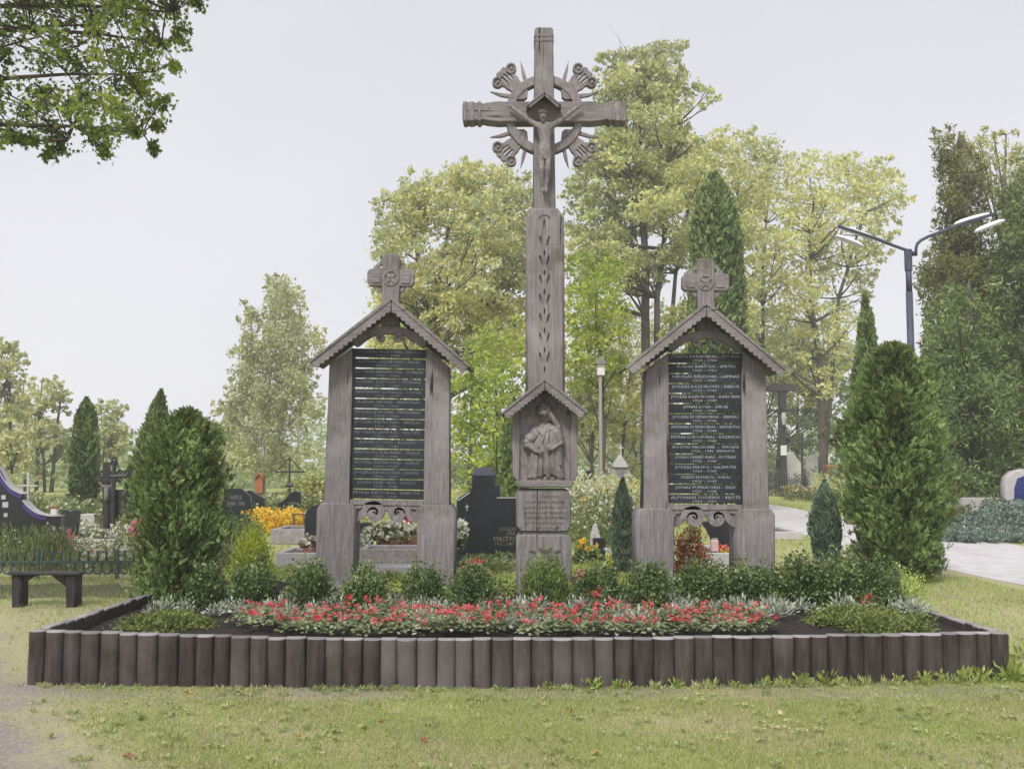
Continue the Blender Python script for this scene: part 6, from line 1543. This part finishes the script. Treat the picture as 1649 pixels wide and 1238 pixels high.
herb_patch('ground_cover', 'pale leafy plants under the black cross gravestone', 735, 835, 14.6, 16, .24, M['herb'], 2200, .03, 68)
# between the feet of the right board
bush('coleus_bush', 'mounded russet and green coleus between the feet of the right name board', 'flower', (W(1112, 880, 14.3).x, 14.3, 0), .30, W(1112, 843, 14.3).z, M['rust'], 511, 2400, .026, flowers=(M['red'], 26, .025, False))
r = stone('gravestone', 'dark headstone with a curved left side between the feet of the right name board', 'gravestone', [(1150, 'G'), (1146, 868), (1138, 852), (1128, 840), (1186, 838), (1190, 'G')], 15.4, .16, 'black')
b = W(1152, 885, 15.05); b.z = W(1152, 890, 15.05).z
r = block('candle_lantern', 'pale pink grave candle in the right gateway', 'candle', 1146, 1158, 869, 15.0, .10, 'pink', yb=889, part='glass'); bx(r, 'lid', 1148, 1156, 866.5, 869, 15.01, .08, 'concrete', .003)
bush('flower_cluster', 'low yellow and red flowers beside the pink candle', 'flower', (W(1172, 888, 15.2).x, 15.2, W(1172, 892, 15.2).z), .17, .13, M['yellow'], 512, 320, .028, flowers=(M['red'], 22, .028, True))
herb_patch('ground_cover', 'green edging plants behind the shrubs at the right name board', 1088, 1480, 12.1, 15, .14, M['grass_green'], 8000, .022, 69, tall=.2)
# beyond the right board
b = W(1262, 780, 56); b.z = 0
r = empty('roadside_cross', b, 'dark weathered wooden roadside cross with a white notice on its post', 'cross')
plate('upright', [pz([(1256.5, 640), (1264, 640), (1266, 715), (1269, 'G'), (1257, 'G')], 56)], 56, .3, M['dark_wood'], r, .01); plate('top_board', [[(1237, 620), (1262, 617), (1284, 620), (1285, 625), (1284, 629), (1237, 630)]], 55.85, .6, M['dark_wood_h'], r, .01); MB().tube([W(1262, 664, 55.8), W(1262, 672, 55.8), W(1262, 684, 55.8)], [.10, .14, .07], 7).build('carved_figure', M['pale_stone'], r); plate('head', [[(1255, 629), (1267, 629), (1266, 660), (1256, 658)]], 55.92, .4, M['dark_wood'], r, .01)
plate('thin_bar', [[(1240, 660), (1286, 658.5), (1286, 661.5), (1240, 663)]], 55.9, .1, M['iron'], r, .004); bx(r, 'notice', 1257, 1267, 717, 733, 55.96, .03, 'paper', .001)
grave_cross('iron_cross', 'slim dark iron cross right of the roadside cross', 'cross', 1292, 697, 57, 3.4, [(1274, 1306, 714.5, 717)], 'iron', .06, (1292, 722, .5, 'iron'))
stone('gravestone', 'bright white angular gravestone behind the slim iron cross', 'gravestone', [(1269, 'G'), (1268, 727), (1276, 727), (1291, 747), (1292, 'G')], 60, .4, 'white_stone')
stone('gravestone', 'rounded pale grey gravestone right of the slim iron cross', 'gravestone', [(1298, 'G'), (1299, 738), (1308, 731), (1316, 733), (1322, 742), (1322, 'G')], 62, .4, 'pale_stone')
bush('heather_mound', 'grey-green low mounded shrub at the foot of the roadside cross', 'shrub', (W(1255, 780, 50).x, 50, 0), .8, W(1255, 752, 50).z, M['heather'], 513, 2600, .04)
bush('heather_mound', 'second grey mound in front of the slim iron cross', 'shrub', (W(1290, 780, 52).x, 52, 0), .6, W(1290, 757, 52).z, M['heather'], 514, 1800, .04)
herb_patch('flower_border', 'orange, white and green grave planting right of the right name board', 1262, 1350, 42, 49, .55, M['herb'], 4200, .06, 70, (('yellow', 60, .05, 0), ('white_petal', 160, .05, 0), ('rust', 120, .05, 0)))
herb_patch('flower_border', 'bushy yellow-green planting left of the big thuja', 1312, 1375, 43, 50, 1.0, M['maple_green'], 4200, .07, 71, (('white_petal', 80, .04, 0),))
b = W(1342, 760, 58); b.z = 0
r = empty('low_bench', b, 'low red-brown bench under the maple right of the iron cross', 'bench'); bx(r, 'seat', 1330, 1356, 749, 752, 58, .5, 'orange_wood', .01); bx(r, 'leg', 1332, 1335, 752, 'G', 58.1, .4, 'orange_wood', .01); bx(r, 'leg', 1351, 1354, 752, 'G', 58.1, .4, 'orange_wood', .01)
r = block('candle_lantern', 'white grave lantern between the small blue conifer and the big thuja', 'lantern', 1352, 1362, 845, 17, .12, 'white_stone', yb='G', part='glass'); plate('lid', [[(1350, 845), (1357, 837), (1364, 845)]], 16.98, .16, M['white_stone'], r, .004)
bush('flower_cluster', 'orange flowers at the foot of the white lantern', 'flower', (W(1345, 870, 16.6).x, 16.6, 0), .13, .16, M['herb'], 515, 260, .03, flowers=(M['yellow'], 14, .045, True))
# beyond the path at the right edge
r = stone('arched_gravestone', 'grey round-headed gravestone with a deep blue panel at the right edge', 'gravestone', [(1619, 'G'), (1619, 782), (1622, 768), (1632, 759), (1648, 755), (1668, 760), (1676, 775), (1677, 'G')], 25.2, .3, 'pale_stone', .02)
plate('blue_panel', [[(1634, 808), (1634, 785), (1639, 770), (1650, 766), (1664, 772), (1667, 790), (1667, 808)]], 25.18, .03, M['blue'], r, .004)
herb_patch('ground_cover', 'blue-green silvery ground cover beyond the pale path', 1510, 1670, 20.6, 25.4, .20, M['herb_blue'], 15000, .05, 72, (('white_petal', 60, .03, 0),))
herb_patch('ground_cover', 'low green plants before the dark conifers beyond the path', 1500, 1670, 25.6, 30, .30, M['herb'], 4000, .05, 73)
# left side planting
herb_patch('tall_grass', 'wispy yellow-green grasses before the curved black gravestone', -10, 118, 14.8, 16, .62, M['herb'], 5200, .045, 74, (('white_petal', 40, .02, 0),), tall=.8, wr=.16)
herb_patch('flower_bed', 'bed of small white and green flowers behind the iron fence', 60, 232, 15, 18.8, .26, M['herb'], 8000, .03, 75, (('white_petal', 330, .028, .01), ('pink_petal', 14, .03, .02)))
herb_patch('flower_bed', 'white flowering plants behind the black wooden cross', 120, 222, 19.6, 22.5, .28, M['herb'], 3600, .035, 76, (('white_petal', 260, .04, .01),))
bush('flower_cluster', 'pink-red flowers beside the curved black gravestone', 'flower', (W(113, 870, 17.5).x, 17.5, 0), .11, W(113, 856, 17.5).z, M['herb'], 516, 200, .03, flowers=(M['pink_petal'], 16, .045, True))
bush('flower_cluster', 'red flowering bush against the bushy thuja at left', 'flower', (W(222, 860, 19).x, 19, 0), .16, W(222, 836, 19).z, M['herb'], 517, 420, .035, flowers=(M['pink_petal'], 44, .05, False))
herb_patch('ground_cover', 'green planting left of the golden conifer', 340, 372, 15, 18, .38, M['herb'], 1500, .035, 77, (('yellow', 12, .03, 0),))
herb_patch('ground_cover', 'low green turf plants behind the left name board', 340, 560, 12.2, 15.6, .10, M['grass_green'], 5000, .022, 78, tall=.2)
herb_patch('grave_planting', 'mixed green grave planting in the middle distance at left', 210, 560, 26, 34, .55, M['herb'], 9000, .055, 79, (('white_petal', 120, .05, 0), ('rust', 60, .05, 0)))
herb_patch('grave_planting', 'mixed green grave planting behind the tall cross', 560, 1215, 27, 38, .75, M['maple_green'], 14000, .065, 80, (('white_petal', 200, .05, 0),))
herb_patch('grave_planting', 'mixed green grave planting far left', -40, 210, 24, 36, .6, M['herb'], 8000, .06, 81, (('white_petal', 90, .05, 0),))
bush('round_shrub', 'green shrub behind the shrine in the middle distance', 'shrub', (W(500, 790, 34).x, 34, 0), 1.1, 1.3, M['olive'], 518, 3000, .07)
grave_cross('wooden_cross', 'small grey cross far behind the left name board', 'cross', 531, 742, 40, 4, [(519, 543, 752, 756)], 'concrete', .1)

for k_, (a_, b_) in enumerate(((545, 835), (915, 1030), (1085, 1480))):
    herb_patch('ground_cover', ('light green ground cover at the back of the bed behind the shrubs, ' + ('left part', 'middle part', 'right part')[k_]), a_, b_, 10.1, 11.75, .15, M['grass_green'], 5000, .02, 90 + k_, (('white_petal', 30, .015, .0),), tall=.15, z0=.25)
